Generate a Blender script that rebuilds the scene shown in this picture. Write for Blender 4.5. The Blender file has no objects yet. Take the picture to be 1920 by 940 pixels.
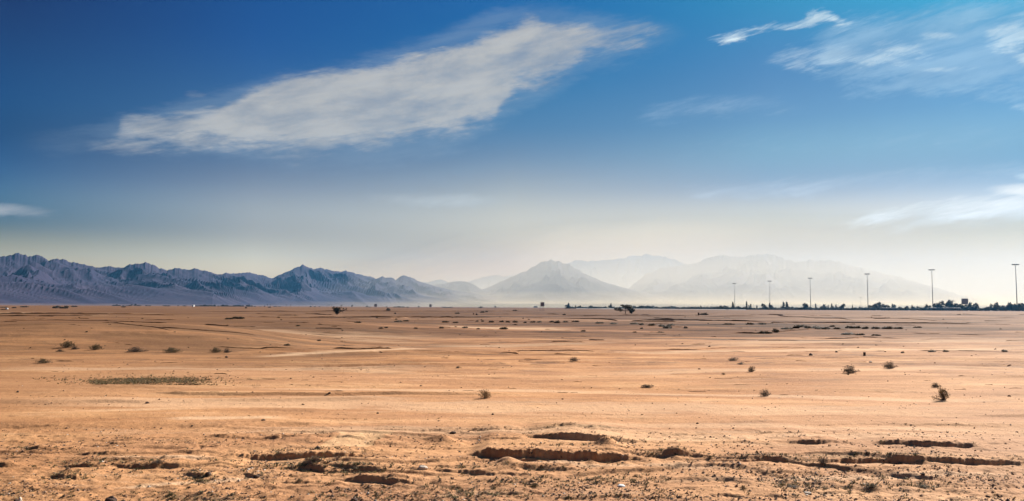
import bpy, math, random
import numpy as np
from mathutils import Matrix, Vector
R = math.radians
random.seed(7)
rng = np.random.default_rng(11)
SC = bpy.context.scene
COL = SC.collection

# ------------------------------------------------------------------ camera
FPX = 1507.0                     # focal length in pixels of the 1920 wide photograph
PITCH, ROLL, CAMZ = 4.02, 0.30, 2.4
cd = bpy.data.cameras.new('camera'); cam = bpy.data.objects.new('camera', cd); COL.objects.link(cam)
cd.sensor_fit = 'HORIZONTAL'; cd.sensor_width = 36.0; cd.lens = 36.0 * FPX / 1920.0
cd.clip_start = 0.1; cd.clip_end = 60000
CAMR = Matrix.Rotation(R(90 + PITCH), 4, 'X') @ Matrix.Rotation(R(ROLL), 4, 'Z')
cam.matrix_world = Matrix.Translation((0, 0, CAMZ)) @ CAMR
SC.camera = cam
CR = np.array(CAMR.to_3x3())

def ray(px, py):
    """direction of a photograph pixel, as (x/y, z/y) with y forward"""
    v = CR @ np.array([px - 960.0, 470.0 - py, -FPX])
    return v[0] / v[1], v[2] / v[1]
def az_el(px, py):
    v = CR @ np.array([px - 960.0, 470.0 - py, -FPX])
    return math.atan2(v[0], v[1]), math.atan2(v[2], math.hypot(v[0], v[1]))
def flat(px, py):
    a, b = ray(px, py); t = -CAMZ / b
    return a * t, t

# ------------------------------------------------------------------ view, world, sun
SC.view_settings.view_transform = 'Standard'
SC.view_settings.look = 'None'
SC.view_settings.exposure = 1.24
SC.view_settings.gamma = 1.0
SUN_AZ, SUN_EL = 42.0, 28.5      # degrees right of the view, above the horizon

W = bpy.data.worlds.new('World'); SC.world = W; W.use_nodes = True
wt = W.node_tree; wn = wt.nodes; wl = wt.links
for n in list(wn): wn.remove(n)
class G:
    """tiny node-graph helper"""
    def __init__(s, tree): s.t = tree
    def n(s, kind, **kw):
        x = s.t.nodes.new(kind)
        for k, v in kw.items(): setattr(x, k, v)
        return x
    def put(s, sock, v):
        if isinstance(v, bpy.types.NodeSocket): s.t.links.new(v, sock)
        elif v is not None: sock.default_value = v
    def m(s, op, a, b=None, c=None, clamp=False):
        x = s.n('ShaderNodeMath', operation=op, use_clamp=clamp)
        s.put(x.inputs[0], a); s.put(x.inputs[1], b); s.put(x.inputs[2], c)
        return x.outputs[0]
    def ss(s, v, a, b, o0=0.0, o1=1.0):
        x = s.n('ShaderNodeMapRange', interpolation_type='SMOOTHSTEP')
        s.put(x.inputs[0], v); s.put(x.inputs[1], a); s.put(x.inputs[2], b); s.put(x.inputs[3], o0); s.put(x.inputs[4], o1)
        return x.outputs[0]
    def xyz(s, x_, y_, z_):
        c = s.n('ShaderNodeCombineXYZ')
        s.put(c.inputs[0], x_); s.put(c.inputs[1], y_); s.put(c.inputs[2], z_)
        return c.outputs[0]
    def noise(s, vec, scale, detail=4, rough=0.55, dist=0.0, lac=2.0):
        x = s.n('ShaderNodeTexNoise')
        s.put(x.inputs['Vector'], vec); x.inputs['Scale'].default_value = scale
        x.inputs['Detail'].default_value = detail; x.inputs['Roughness'].default_value = rough
        x.inputs['Distortion'].default_value = dist; x.inputs['Lacunarity'].default_value = lac
        return x.outputs[0]
    def mix(s, f, a, b, blend='MIX', clampf=True):
        x = s.n('ShaderNodeMix', data_type='RGBA', blend_type=blend); x.clamp_factor = clampf
        s.put(x.inputs[0], f)
        for sk, v in ((x.inputs[6], a), (x.inputs[7], b)):
            if isinstance(v, (tuple, list)) and len(v) == 3: v = (*v, 1)
            s.put(sk, v)
        return x.outputs[2]
    def ramp(s, f, stops, interp='LINEAR'):
        x = s.n('ShaderNodeValToRGB'); s.put(x.inputs[0], f)
        e = x.color_ramp.elements; x.color_ramp.interpolation = interp
        while len(e) < len(stops): e.new(0.5)
        for i, (p, c) in enumerate(sorted(stops, key=lambda q: q[0])): e[i].position = p; e[i].color = (*c, 1)
        return x.outputs[0]
    def curve(s, f, pts):
        x = s.n('ShaderNodeFloatCurve'); s.put(x.inputs[1], f)
        cv = x.mapping.curves[0]
        pts = sorted(pts)
        while len(cv.points) < len(pts): cv.points.new(0.5, 0.5)
        for i, (a, b) in enumerate(pts): cv.points[i].location = (a, b); cv.points[i].handle_type = 'AUTO'
        x.mapping.update()
        return x.outputs[0]
g = G(wt)
tc = g.n('ShaderNodeTexCoord'); sep = g.n('ShaderNodeSeparateXYZ'); wl.new(tc.outputs['Generated'], sep.inputs[0])
AZ = g.m('ARCTAN2', sep.outputs[0], sep.outputs[1]); EL = g.m('ARCSINE', sep.outputs[2])
sky = g.n('ShaderNodeTexSky', sky_type='NISHITA'); sky.sun_disc = False
sky.sun_elevation = R(SUN_EL); sky.sun_rotation = R(SUN_AZ)
sky.air_density = 1.0; sky.dust_density = 1.5; sky.ozone_density = 1.5
# the colour balance of this day's air: gain on the Nishita sky by direction (five azimuths, seven elevations)
SKY_AZ = [az_el(x, 300)[0] for x in (0, 480, 960, 1440, 1920)]
SKY_EL = [az_el(960, y)[1] for y in (570, 520, 460, 410, 360, 300, 240, 120, 0)]
GAIN_MAX = 4.0
#GAINS-BEGIN
GAINS = [[(0.004, 0.004, 0.004), (1.1554, 0.6833, 0.06), (0.0502, 0.0324, 0.0052), (0.1089, 0.1438, 0.1762), (0.0228, 0.0617, 0.1651), (0.004, 0.0232, 0.0908), (0.004, 0.057, 0.1639), (0.004, 0.0124, 0.0958), (0.004, 0.004, 0.0918)], [(0.004, 0.004, 0.0077), (1.1984, 0.8608, 0.4417), (0.3572, 0.2284, 0.1387), (0.4527, 0.3465, 0.2734), (0.2498, 0.1974, 0.1971), (0.095, 0.1112, 0.1688), (0.069, 0.1343, 0.2063), (0.004, 0.068, 0.2174), (0.004, 0.0667, 0.2055)], [(0.004, 0.004, 0.004), (0.2095, 0.0688, 0.004), (0.4403, 0.2997, 0.1599), (0.4923, 0.365, 0.2525), (0.3292, 0.2662, 0.2111), (0.1436, 0.1564, 0.1843), (0.0681, 0.1258, 0.1858), (0.004, 0.1106, 0.2146), (0.004, 0.0912, 0.2349)], [(0.004, 0.004, 0.004), (0.004, 0.004, 0.004), (0.1184, 0.0676, 0.004), (0.3378, 0.2879, 0.2142), (0.115, 0.1259, 0.1696), (0.1049, 0.1643, 0.1926), (0.0647, 0.1183, 0.1764), (0.0274, 0.0815, 0.1724), (0.0082, 0.1271, 0.2088)], [(0.004, 0.004, 0.004), (0.004, 0.004, 0.004), (0.1272, 0.0936, 0.0049), (0.2064, 0.2189, 0.2547), (0.0444, 0.0795, 0.1306), (0.061, 0.1078, 0.1482), (0.0322, 0.0833, 0.1541), (0.0099, 0.0508, 0.1187), (0.0045, 0.1399, 0.2033)]]
#GAINS-END
elu = g.m('DIVIDE', EL, 0.5, clamp=True)
cols = [g.ramp(elu, [(max(0.0, e / 0.5), tuple(min(1.0, v / GAIN_MAX) for v in gg)) for e, gg in zip(SKY_EL, GAINS[i])], 'B_SPLINE') for i in range(5)]
gain = cols[0]
for i in range(4):
    gain = g.mix(g.ss(AZ, SKY_AZ[i], SKY_AZ[i + 1]) if False else g.m('DIVIDE', g.m('SUBTRACT', AZ, SKY_AZ[i]), SKY_AZ[i + 1] - SKY_AZ[i], clamp=True), gain, cols[i + 1])
skyc = g.mix(1.0, sky.outputs[0], gain, 'MULTIPLY')
vm = g.n('ShaderNodeVectorMath', operation='SCALE'); wl.new(skyc, vm.inputs[0]); vm.inputs['Scale'].default_value = GAIN_MAX * 0.1
SKYCOL = vm.outputs[0]

# clouds: bands in the sky given by their upper and lower edges, frayed by wind-drawn noise
U0, U1 = -0.75, 0.75
cu = g.xyz(g.m('MULTIPLY', AZ, 1.0), g.m('MULTIPLY', EL, 3.2), 0.0)
nA = g.noise(cu, 5.0, 3, 0.5); nB = g.noise(cu, 16.0, 6, 0.62); nC = g.noise(cu, 60.0, 4, 0.6)
cs = g.xyz(g.m('MULTIPLY', AZ, 1.0), g.m('ADD', g.m('MULTIPLY', EL, 9.0), g.m('MULTIPLY', AZ, -1.6)), 4.0)
nS = g.noise(cs, 9.0, 6, 0.6, 0.6)
nF = g.noise(g.xyz(AZ, g.m('ADD', g.m('MULTIPLY', EL, 6.0), g.m('MULTIPLY', AZ, -1.5)), 14.0), 26.0, 8, .68, .9)
FR = g.m('ADD', g.m('ADD', g.m('MULTIPLY', nB, .34), g.m('MULTIPLY', nS, .26)), g.m('MULTIPLY', nF, .40))
nT = g.noise(g.xyz(AZ, g.m('ADD', g.m('MULTIPLY', EL, 2.8), g.m('MULTIPLY', AZ, -.5)), 9.0), 9.0, 7, .60, .2)
wob = g.m('ADD', g.m('MULTIPLY', g.m('SUBTRACT', nB, 0.5), 1.0), g.m('MULTIPLY', g.m('SUBTRACT', nC, 0.5), 0.35))
AZw = g.m('ADD', AZ, g.m('MULTIPLY', g.m('SUBTRACT', nA, 0.5), 0.05))
UU = g.m('DIVIDE', g.m('SUBTRACT', AZw, U0), U1 - U0)
def band(top, bot, st, sb, wobble, col, dens, streak, fray=2.1, lw=.05):
    """top/bot: photograph points of the two edges; st/sb: softness of the edges; returns (mask, colour)"""
    def cv(pts):
        q = [az_el(x, y) for x, y in pts]
        return g.m('MULTIPLY', g.curve(UU, [((a - U0) / (U1 - U0), e / 0.5) for a, e in q]), 0.5)
    e2 = g.m('ADD', EL, g.m('MULTIPLY', wob, wobble))
    a_ = g.ss(g.m('SUBTRACT', cv(top), e2), -st * 0.35, st)
    b_ = g.ss(g.m('SUBTRACT', e2, cv(bot)), -sb * 0.35, sb)
    x0 = min(az_el(*top[0])[0], az_el(*bot[0])[0]); x1 = max(az_el(*top[-1])[0], az_el(*bot[-1])[0])
    e0 = g.ss(AZw, x0 - 0.012, x0 + min(lw, .45 * (x1 - x0))) if top[0][0] > -50 else 1.0
    e1 = g.ss(AZw, x1 + 0.012, x1 - min(.05, .35 * (x1 - x0))) if top[-1][0] < 1970 else 1.0
    mk = g.m('MULTIPLY', g.m('MULTIPLY', a_, b_), g.m('MULTIPLY', e0, e1))
    st_ = g.ss(nS, 0.5 - 0.35 * 1.0, 0.62)
    # fray: thin parts of the band break up into fibres
    fr = g.m('ADD', g.m('MULTIPLY', mk, 2.2), g.m('ADD', g.m('MULTIPLY', g.m('SUBTRACT', FR, 0.5), fray), -0.35))
    mk = g.m('MULTIPLY', g.ss(mk, 0.0, 0.25), g.ss(fr, -0.1, 1.25))
    mk = g.m('MULTIPLY', mk, g.m('ADD', 1.0 - streak, g.m('MULTIPLY', st_, streak)))
    mk = g.m('MULTIPLY', mk, g.ss(nT, .30, .60, .62, 1.06))
    return g.m('MULTIPLY', mk, dens, clamp=True), col
GREY, BRT, CRM = (0.48, 0.46, 0.43), (0.84, 0.92, 0.90), (1.0, 0.95, 0.86)
BANDS = [
 # the long veil round the main cloud
 band([(-20, 262), (200, 215), (480, 140), (760, 75), (960, 0), (1100, 10), (1330, 45)],
      [(-20, 300), (200, 302), (450, 318), (640, 335), (860, 290), (1000, 210), (1140, 140), (1330, 75)], .035, .05, .03, (0.30, 0.37, 0.45), 0.30, 0.6),
 # the main cloud
 band([(50, 274), (200, 246), (230, 212), (330, 208), (420, 194), (500, 152), (560, 134), (650, 120), (720, 112), (760, 96), (850, 80), (905, 60), (950, 40), (990, 24), (1015, 38), (1110, 40), (1160, 44), (1215, 32), (1290, 52)],
      [(50, 282), (200, 288), (320, 284), (450, 286), (520, 296), (620, 292), (700, 286), (750, 272), (820, 262), (900, 250), (935, 232), (950, 196), (1000, 168), (1050, 152), (1090, 124), (1160, 100), (1215, 84), (1290, 74)],
      .028, .052, .032, GREY, .97, 0.22, 3.2, .13),
 band([(120, 262), (200, 258), (300, 268), (340, 276)], [(120, 290), (200, 292), (300, 292), (340, 284)], .020, .020, .014, GREY, 0.6, 0.5, 3.5, .09),
 band([(440, 282), (520, 280), (620, 284), (700, 284)], [(440, 290), (520, 304), (620, 304), (700, 290)], .02, .02, .012, GREY, 0.45, 0.5, 3.5),
 band([(335, 172), (365, 168), (400, 182)], [(335, 180), (365, 188), (400, 186)], .014, .014, .008, GREY, 0.30, 0.5, 3.5),
 # wisps on the right
 band([(1290, 70), (1360, 60), (1430, 44), (1490, 38), (1540, 18), (1590, 28), (1625, 50)],
      [(1290, 76), (1360, 82), (1430, 68), (1490, 62), (1540, 50), (1590, 64), (1625, 54)], .014, .018, .022, BRT, .85, 0.50, 5.5),
 band([(1400, 90), (1520, 80), (1600, 72), (1660, 90)], [(1400, 110), (1520, 128), (1600, 120), (1660, 110)], .03, .03, .02, BRT, 0.38, 0.80, 5.0),
 band([(1500, 122), (1580, 108), (1650, 98), (1700, 104), (1760, 118)], [(1500, 134), (1580, 130), (1650, 124), (1700, 124), (1760, 126)], .018, .014, .022, BRT, .80, 0.50, 5.0),
 band([(1610, 96), (1650, 76), (1700, 74), (1740, 84), (1800, 82)], [(1610, 112), (1650, 108), (1700, 106), (1740, 112), (1800, 100)], .020, .020, .022, BRT, .85, 0.55, 5.0),
 band([(1680, 124), (1740, 126), (1790, 124), (1870, 114)], [(1680, 134), (1740, 138), (1790, 136), (1870, 124)], .008, .010, .010, BRT, .75, 0.4, 4.0),
 band([(1700, 66), (1760, 58), (1830, 64)], [(1700, 74), (1760, 76), (1830, 72)], .010, .010, .010, BRT, 0.7, 0.60, 5.0),
 band([(1785, 44), (1840, 30), (1900, 20), (1960, 14)], [(1785, 52), (1840, 44), (1900, 36), (1960, 34)], .010, .012, .014, BRT, 1.0, 0.50, 5.0),
 band([(1835, 70), (1880, 40), (1960, 36)], [(1835, 92), (1880, 96), (1960, 92)], .02, .02, .03, BRT, 0.75, 0.80, 5.0),
 band([(1890, 100), (1930, 92), (1970, 92)], [(1890, 120), (1930, 124), (1970, 124)], .014, .014, .014, BRT, 0.8, 0.60, 5.0),
 band([(1860, 196), (1900, 190), (1970, 184)], [(1860, 206), (1900, 212), (1970, 214)], .014, .014, .010, BRT, 0.5, 0.60, 5.0),
 # low banks on the right
 band([(1480, 406), (1600, 394), (1700, 380), (1800, 368), (1990, 358)], [(1480, 424), (1600, 434), (1700, 432), (1800, 426), (1990, 424)], .026, .034, .012, CRM, .92, 0.45, 4.5, .16),
 band([(1820, 352), (1890, 344), (1970, 338)], [(1820, 364), (1890, 372), (1970, 376)], .012, .012, .008, CRM, 0.9, 0.3),
 band([(1880, 326), (1910, 322), (1970, 318)], [(1880, 334), (1910, 338), (1970, 340)], .010, .010, .006, BRT, 0.7, 0.3),
 # low cloud on the left, thin streaks in the middle
 band([(-60, 378), (0, 380), (60, 383), (120, 392), (185, 398)], [(-60, 412), (0, 412), (60, 410), (120, 408), (185, 402)], .014, .018, .008, (0.46, 0.43, 0.40), 0.95, 0.15),
 band([(640, 362), (760, 362), (880, 362), (1000, 370)], [(640, 372), (760, 388), (880, 392), (1000, 378)], .02, .02, .010, (0.62, 0.62, 0.58), 0.75, 0.4),
 band([(960, 338), (1030, 330), (1120, 328), (1220, 300)], [(960, 352), (1030, 356), (1120, 350), (1220, 320)], .02, .02, .02, (0.50, 0.55, 0.60), 0.15, 0.8),
 band([(1150, 210), (1300, 180), (1440, 176), (1560, 200)], [(1150, 250), (1300, 232), (1440, 224), (1560, 212)], .04, .04, .02, (0.46, 0.57, 0.68), 0.55, 0.7, 2.6),
 band([(1200, 270), (1400, 250), (1650, 235), (1990, 215)], [(1200, 320), (1400, 310), (1650, 300), (1990, 290)], .08, .08, .03, (0.54, 0.64, 0.72), 0.62, 0.7, 2.6),
 band([(1250, 350), (1500, 330), (1750, 310), (1990, 290)], [(1250, 385), (1500, 375), (1750, 350), (1990, 335)], .03, .03, .02, (0.66, 0.71, 0.76), 0.60, 0.7, 2.6),
 band([(1500, 30), (1700, 10), (1850, -20), (1990, -40)], [(1500, 150), (1700, 190), (1850, 200), (1990, 190)], .05, .06, .05, (0.42, 0.58, 0.70), 0.50, 0.7, 4.0),
 band([(300, 320), (600, 330), (800, 310), (1000, 280)], [(300, 350), (600, 372), (800, 360), (1000, 330)], .04, .04, .02, (0.26, 0.34, 0.42), 0.15, 0.8),
]
out = SKYCOL
CG = 2 ** -SC.view_settings.exposure
for mk, colr in BANDS:
    shade = g.m('ADD', 0.70, g.m('MULTIPLY', nT, 0.60))
    cc = g.n('ShaderNodeVectorMath', operation='SCALE'); cc.inputs[0].default_value = tuple(c * CG for c in colr); wl.new(shade, cc.inputs['Scale'])
    out = g.mix(mk, out, cc.outputs[0])
bg = g.n('ShaderNodeBackground'); wl.new(out, bg.inputs[0]); bg.inputs[1].default_value = 1.0
wo = g.n('ShaderNodeOutputWorld'); wl.new(bg.outputs[0], wo.inputs[0])

sd = bpy.data.lights.new('sun', 'SUN'); sun = bpy.data.objects.new('sun', sd); COL.objects.link(sun)
sd.energy = 5.0; sd.angle = R(0.53); sd.color = (1.0, 0.93, 0.85)
SD = Vector((math.sin(R(SUN_AZ)) * math.cos(R(SUN_EL)), math.cos(R(SUN_AZ)) * math.cos(R(SUN_EL)), math.sin(R(SUN_EL))))
sun.rotation_euler = SD.to_track_quat('Z', 'Y').to_euler()

# ------------------------------------------------------------------ numpy noise
PERM = rng.permutation(1024).astype(np.int64); ANG = rng.random(1024) * 2 * np.pi
GX, GY = np.cos(ANG), np.sin(ANG)
def perlin(x, y, seed=0):
    x = np.asarray(x, float); y = np.asarray(y, float)
    xi = np.floor(x).astype(np.int64); yi = np.floor(y).astype(np.int64); xf = x - xi; yf = y - yi
    def gr(ix, iy, fx, fy):
        h = PERM[(PERM[(PERM[(ix + seed * 57) & 1023] + iy) & 1023] + seed) & 1023]
        return GX[h] * fx + GY[h] * fy
    u = xf * xf * xf * (xf * (xf * 6 - 15) + 10); v = yf * yf * yf * (yf * (yf * 6 - 15) + 10)
    a = gr(xi, yi, xf, yf); b = gr(xi + 1, yi, xf - 1, yf); c = gr(xi, yi + 1, xf, yf - 1); d = gr(xi + 1, yi + 1, xf - 1, yf - 1)
    return (a + (b - a) * u + ((c + (d - c) * u) - (a + (b - a) * u)) * v) * 1.5
def fbm(x, y, octv=4, seed=0, rough=0.5):
    s = 0; a = 1.0; t = 0
    for o in range(octv):
        s = s + a * perlin(x * 2 ** o + 13.7 * o, y * 2 ** o - 7.1 * o, seed + o); t += a; a *= rough
    return s / t
def ridged(x, y, octv=5, seed=0, rough=0.55):
    s = 0; a = 1.0; t = 0; w = 1.0
    for o in range(octv):
        n = 1 - np.abs(perlin(x * 2 ** o + 5.3 * o, y * 2 ** o + 9.2 * o, seed + o)) * 1.6
        n = np.clip(n, 0, 1) ** 2
        s = s + a * n * w; t += a; a *= rough; w = np.clip(n * 1.6, 0, 1)
    return s / t
def sst(x, a, b):
    t = np.clip((x - a) / (b - a), 0, 1); return t * t * (3 - 2 * t)

# ------------------------------------------------------------------ the lie of the land
# banks and cut edges close by: (points of the foot in the photograph, height in photograph pixels, back slope length m)
NEAR_BANKS = [
 ([(240, 896), (330, 899), (430, 893)], 2.5, .8, 1), ([(0, 921), (90, 923), (200, 918)], 3, .7, 1), ([(430, 915), (520, 918), (610, 914)], 2.5, .7, 1),
 ([(560, 925), (660, 924), (700, 920)], 2.5, .6, 1), ([(1090, 876), (1200, 877), (1290, 876)], 2.2, .8, 1), ([(1250, 905), (1380, 903), (1440, 905)], 3, .8, 1),
 ([(1540, 850), (1620, 852), (1690, 849)], 2.2, .8, 1), ([(1600, 893), (1720, 897), (1850, 893)], 3, .8, 1), ([(1700, 925), (1800, 923), (1930, 925)], 3, .7, 1),
 ([(1480, 922), (1560, 926), (1650, 923)], 3, .7, 1), ([(880, 905), (960, 907), (1040, 905)], 3, .7, 1), ([(250, 824), (330, 826), (420, 824)], 2.2, 1.0, 1),
 ([(30, 818), (90, 820), (180, 818)], 2.2, 1, 1), ([(1540, 800), (1620, 797), (1680, 799)], 1.8, 1.5, 1), ([(1110, 787), (1060, 786), (1010, 786)], 1.6, 1.2, 1),
 ([(880, 860), (940, 862), (1100, 864), (1180, 863), (1225, 862)], 18, 2.2, 1),
 ([(1205, 858), (1240, 857), (1320, 861), (1345, 862)], 8, 1.5, 1),
 ([(1320, 866), (1380, 868), (1450, 866), (1480, 866)], 6, 1.2, 1),
 ([(430, 860), (480, 860), (560, 861), (640, 861), (700, 860)], 13, 2.0, 1),
 ([(640, 858), (760, 859), (800, 860)], 2.5, 1.5, 1),
 ([(640, 904), (700, 906), (740, 908), (775, 908)], 9, 1.2, 1),
 ([(510, 884), (560, 882), (600, 886), (660, 890), (740, 888), (790, 886)], 7, 1.2, 1),
 ([(460, 892), (482, 897), (510, 898)], 5, .8, 1),
 ([(790, 880), (850, 883), (900, 883)], 4, 1.0, 1),
 ([(800, 888), (870, 892), (960, 893), (1000, 896)], 6, 1.0, 1),
 ([(975, 881), (1030, 883), (1080, 885)], 6, 1.0, 1),
 ([(1010, 828), (1060, 830), (1120, 832), (1200, 834)], 11, 1.6, 1),
 ([(915, 831), (975, 834)], 5, 1.5, 1),
 ([(1480, 832), (1520, 834), (1560, 834), (1600, 836)], 6, 1.6, 1),
 ([(1650, 836), (1700, 838), (1755, 840), (1850, 842)], 11, 1.6, 1),
 ([(1510, 868), (1560, 871), (1640, 870), (1740, 870), (1990, 871)], 12, 1.4, 1),
 ([(1440, 892), (1515, 892)], 4, 1.0, 1),
 ([(40, 846), (95, 848), (140, 845)], 5, 1.2, 1),
 ([(145, 854), (180, 856), (220, 856)], 5, 1.4, 1),
 ([(375, 840), (400, 843), (430, 841)], 6, 1.4, 1),
 ([(120, 875), (160, 878), (200, 877)], 6, 1.0, 1),
 ([(210, 875), (270, 877), (350, 877)], 7, 1.4, 1),
 ([(-30, 874), (20, 875), (45, 873)], 6, 1.2, 1),
 ([(100, 893), (140, 900), (180, 890)], 9, 1.2, 1),
 ([(350, 893), (375, 898), (395, 893)], 10, 1.0, 1),
 ([(395, 880), (420, 880), (440, 877)], 6, 1.0, 1),
 ([(600, 830), (630, 826), (680, 831)], 3, 1.0, 1),
 ([(690, 842), (720, 838), (745, 838)], 9, 1.4, 1),
 ([(840, 815), (850, 816), (862, 814)], 6, .6, 1),
 ([(400, 723), (300, 722), (230, 720)], 3.0, 3.0, 1), ([(380, 723), (480, 724), (640, 727), (800, 727)], 1.6, 4.0, 1),
 ([(950, 727), (1100, 729), (1300, 733), (1500, 735)], 1.4, 4.0, 1),
 ([(1060, 779), (1130, 779), (1200, 781)], 2.2, 2, 1), ([(1690, 800), (1760, 800), (1850, 802)], 2.5, 2, 1),
 ([(40, 747), (130, 747), (230, 746)], 2.6, 2.0, 1), ([(480, 786), (600, 786), (800, 789)], 1.5, 2.0, 1),
 ([(560, 840), (600, 834), (640, 818)], 2.4, 1.0, 1), ([(1340, 930), (1380, 932), (1410, 937)], 4, .6, 1),
 ([(1040, 937), (1150, 934), (1250, 935)], 4, .7, 1), ([(0, 905), (40, 904)], 3, .8, 1),
 ([(330, 936), (400, 938), (440, 938)], 4, .8, 1), ([(700, 922), (760, 925), (830, 924)], 3, .8, 1),
]
BANKS = []
MOUNDS = [  # px, py, sx m, sy m, height m
 (-60, 646, 14, 6, .55), (130, 634, 12, 7, .75), (330, 640, 13, 8, .65), (560, 622, 14, 9, .8), (640, 616, 7, 8, .5), (480, 606, 26, 12, .6),
 (1197, 847, .16, .22, .13), (1328, 859, .2, .25, .10), (905, 829, .22, .3, .10), (985, 876, .2, .25, .09), (500, 879, .2, .3, .08),
 (840, 640, 16, 9, -.25), (660, 640, 5, 5, -.35), (1120, 606, 30, 12, .4), (1560, 614, 26, 10, .35), (1000, 604, 22, 10, .35), (250, 600, 40, 20, .5),
]
MOUNDS = [(*flat(m[0], m[1]), *m[2:]) for m in MOUNDS]
def H(X, Y, fine=True):
    X = np.asarray(X, float); Y = np.asarray(Y, float)
    d = np.hypot(X, Y)
    z = 0.42 * fbm(X / 46, Y / 26, 3, 3) * sst(d, 18, 90) * (1 - sst(d, 220, 520))
    z = z + 0.10 * fbm(X / 9, Y / 5, 3, 9) * (0.35 + 0.65 * sst(d, 10, 30)) * (1 - sst(d, 90, 180))
    for mx, my, sx, sy, hh in MOUNDS:
        wx = X + 2.5 * perlin(X / 9, Y / 9, 41)
        z = z + hh * np.exp(-((wx - mx) / sx) ** 2 - ((Y - my) / sy) ** 2)
    if not fine: return z
    near = 1 - sst(Y, 13.5, 18)
    warp = perlin(X / 5.5, Y / 3.0, 21)
    # worn terraces: steep towards the viewer, easing off behind
    patch = sst(fbm(X / 7, Y / 3.2, 3, 31), -0.02, 0.22)
    p = Y / 0.85 + 1.9 * warp + 0.35 * perlin(X / 1.2, Y / .8, 23); f = p - np.floor(p)
    saw = np.where(f < 0.13, sst(f, 0, .13), 1 - sst(f, .13, 1.0))
    z = z + 0.045 * saw * patch * near
    patch2 = sst(fbm(X / 16, Y / 4.5, 3, 35), 0.08, 0.30)
    p = Y / 2.6 + 2.3 * perlin(X / 19, Y / 7, 25) + .15 * perlin(X / 1.6, Y / 1.2, 27); f = p - np.floor(p)
    saw = np.where(f < 0.10, sst(f, 0, .10), 1 - sst(f, .10, 1.0))
    z = z + 0.075 * saw * patch2 * (1 - near) * (1 - sst(Y, 45, 75))
    # rubble and grain
    rf = 0.22 + 0.78 * near * (0.35 + 0.65 * sst(fbm(X / 3.5, Y / 1.6, 2, 51), -.15, .25))
    grain = np.maximum(perlin(X / .34, Y / .30, 61), -0.1) * .034 + perlin(X / .13, Y / .12, 62) * .012 + fbm(X / 1.3, Y / .8, 2, 63) * .03
    z = z + grain * rf * (1 - sst(d, 45, 80))
    # the cut banks
    for xs, ys, hh, L in BANKS:
        x0, x1 = xs[0], xs[-1]; span = x1 - x0
        m = (X > x0 - .5) & (X < x1 + .5) & (Y > ys.min() - 1.5) & (Y < ys.max() + 3.2 * L)
        if not m.any(): continue
        xx, yy = X[m], Y[m]
        yc = np.interp(xx, xs, ys) + 0.09 * perlin(xx / 1.6, yy * 0 + ys[0], 71) + .04 * perlin(xx / .25, yy * 0 + ys[0], 72) + .02 * perlin(xx / .07, yy * 0 + ys[0], 74)
        s = yy - yc
        w = max(0.05, 0.30 * hh) * (1 + .3 * perlin(xx / .5, yy * 0 + 3, 73))
        taper = sst(xx, x0 - .1, x0 + (.12 if hh > .13 else .34) * span) * (1 - sst(xx, x1 - (.25 if hh > .13 else .40) * span, x1 + .1))
        lip = np.exp(-np.maximum(s - w, 0) / .12)      # crumbled edge, smooth ground behind it
        hh2 = hh * .80 * taper * (1 + .14 * perlin(xx / 1.1, yy * 0 + 9, 75) + lip * (.16 * perlin(xx / .14, yy / .25, 76) + .20 * perlin(xx / .055, yy / .08, 77) + .15 * perlin(xx / .3, yy / .3, 78)))
        dip = -0.35 * hh2 * np.exp(-((s + .9 * hh) / (.85 * hh + .03)) ** 2)
        prof = np.where(s < 0, 0, np.where(s < w, sst(s, 0, w) ** .7, np.exp(-(np.maximum(s - w, 0) / L) ** 1.5)))
        zz = z[m]; z[m] = zz + prof * hh2 + dip
    return z
def hz(x, y): return float(H(np.array([float(x)]), np.array([float(y)]))[0])
def hit(px, py, fine=True):
    """where the sight line through a photograph pixel meets the land"""
    a, b = ray(px, py)
    far = min(4000.0, -CAMZ / b * 1.25) if b < 0 else 4000.0
    Y = np.geomspace(8.0, far, 4000)
    gap = CAMZ + b * Y - H(a * Y, Y, fine)
    i = np.argmax(gap < 0) if (gap < 0).any() else len(Y) - 1
    return a * Y[i], Y[i], hz(a * Y[i], Y[i])

def prep_bank(pts, hpx, L, k):
    q = sorted(hit(x, y, False)[:2] for x, y in pts)
    xs = np.array([p[0] for p in q]); ys = np.array([p[1] for p in q])
    hh = hpx / FPX * ys.mean(); span = xs[-1] - xs[0]
    if hpx < 16:
        e = .18 * span; xs[0] -= e; xs[-1] += e
        hh *= min(1.0, .45 + .30 * span / (8 * hh + .01) ) * .85
    return xs, ys, hh, L
rb = random.Random(17)
for _ in range(60):      # shallow ledges and ruts all over the near ground
    y_ = 800 + 138 * rb.random() ** .8; x_ = rb.uniform(-40, 1900); l_ = rb.uniform(50, 230)
    NEAR_BANKS.append(([(x_, y_ + rb.uniform(-1, 1)), (x_ + l_ * .5, y_ + rb.uniform(0, 3)), (x_ + l_, y_ + rb.uniform(-1, 1))], rb.uniform(1.3, 3.6), rb.uniform(.6, 1.3), 1))
BANKS = [prep_bank(*b) for b in NEAR_BANKS]

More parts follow.
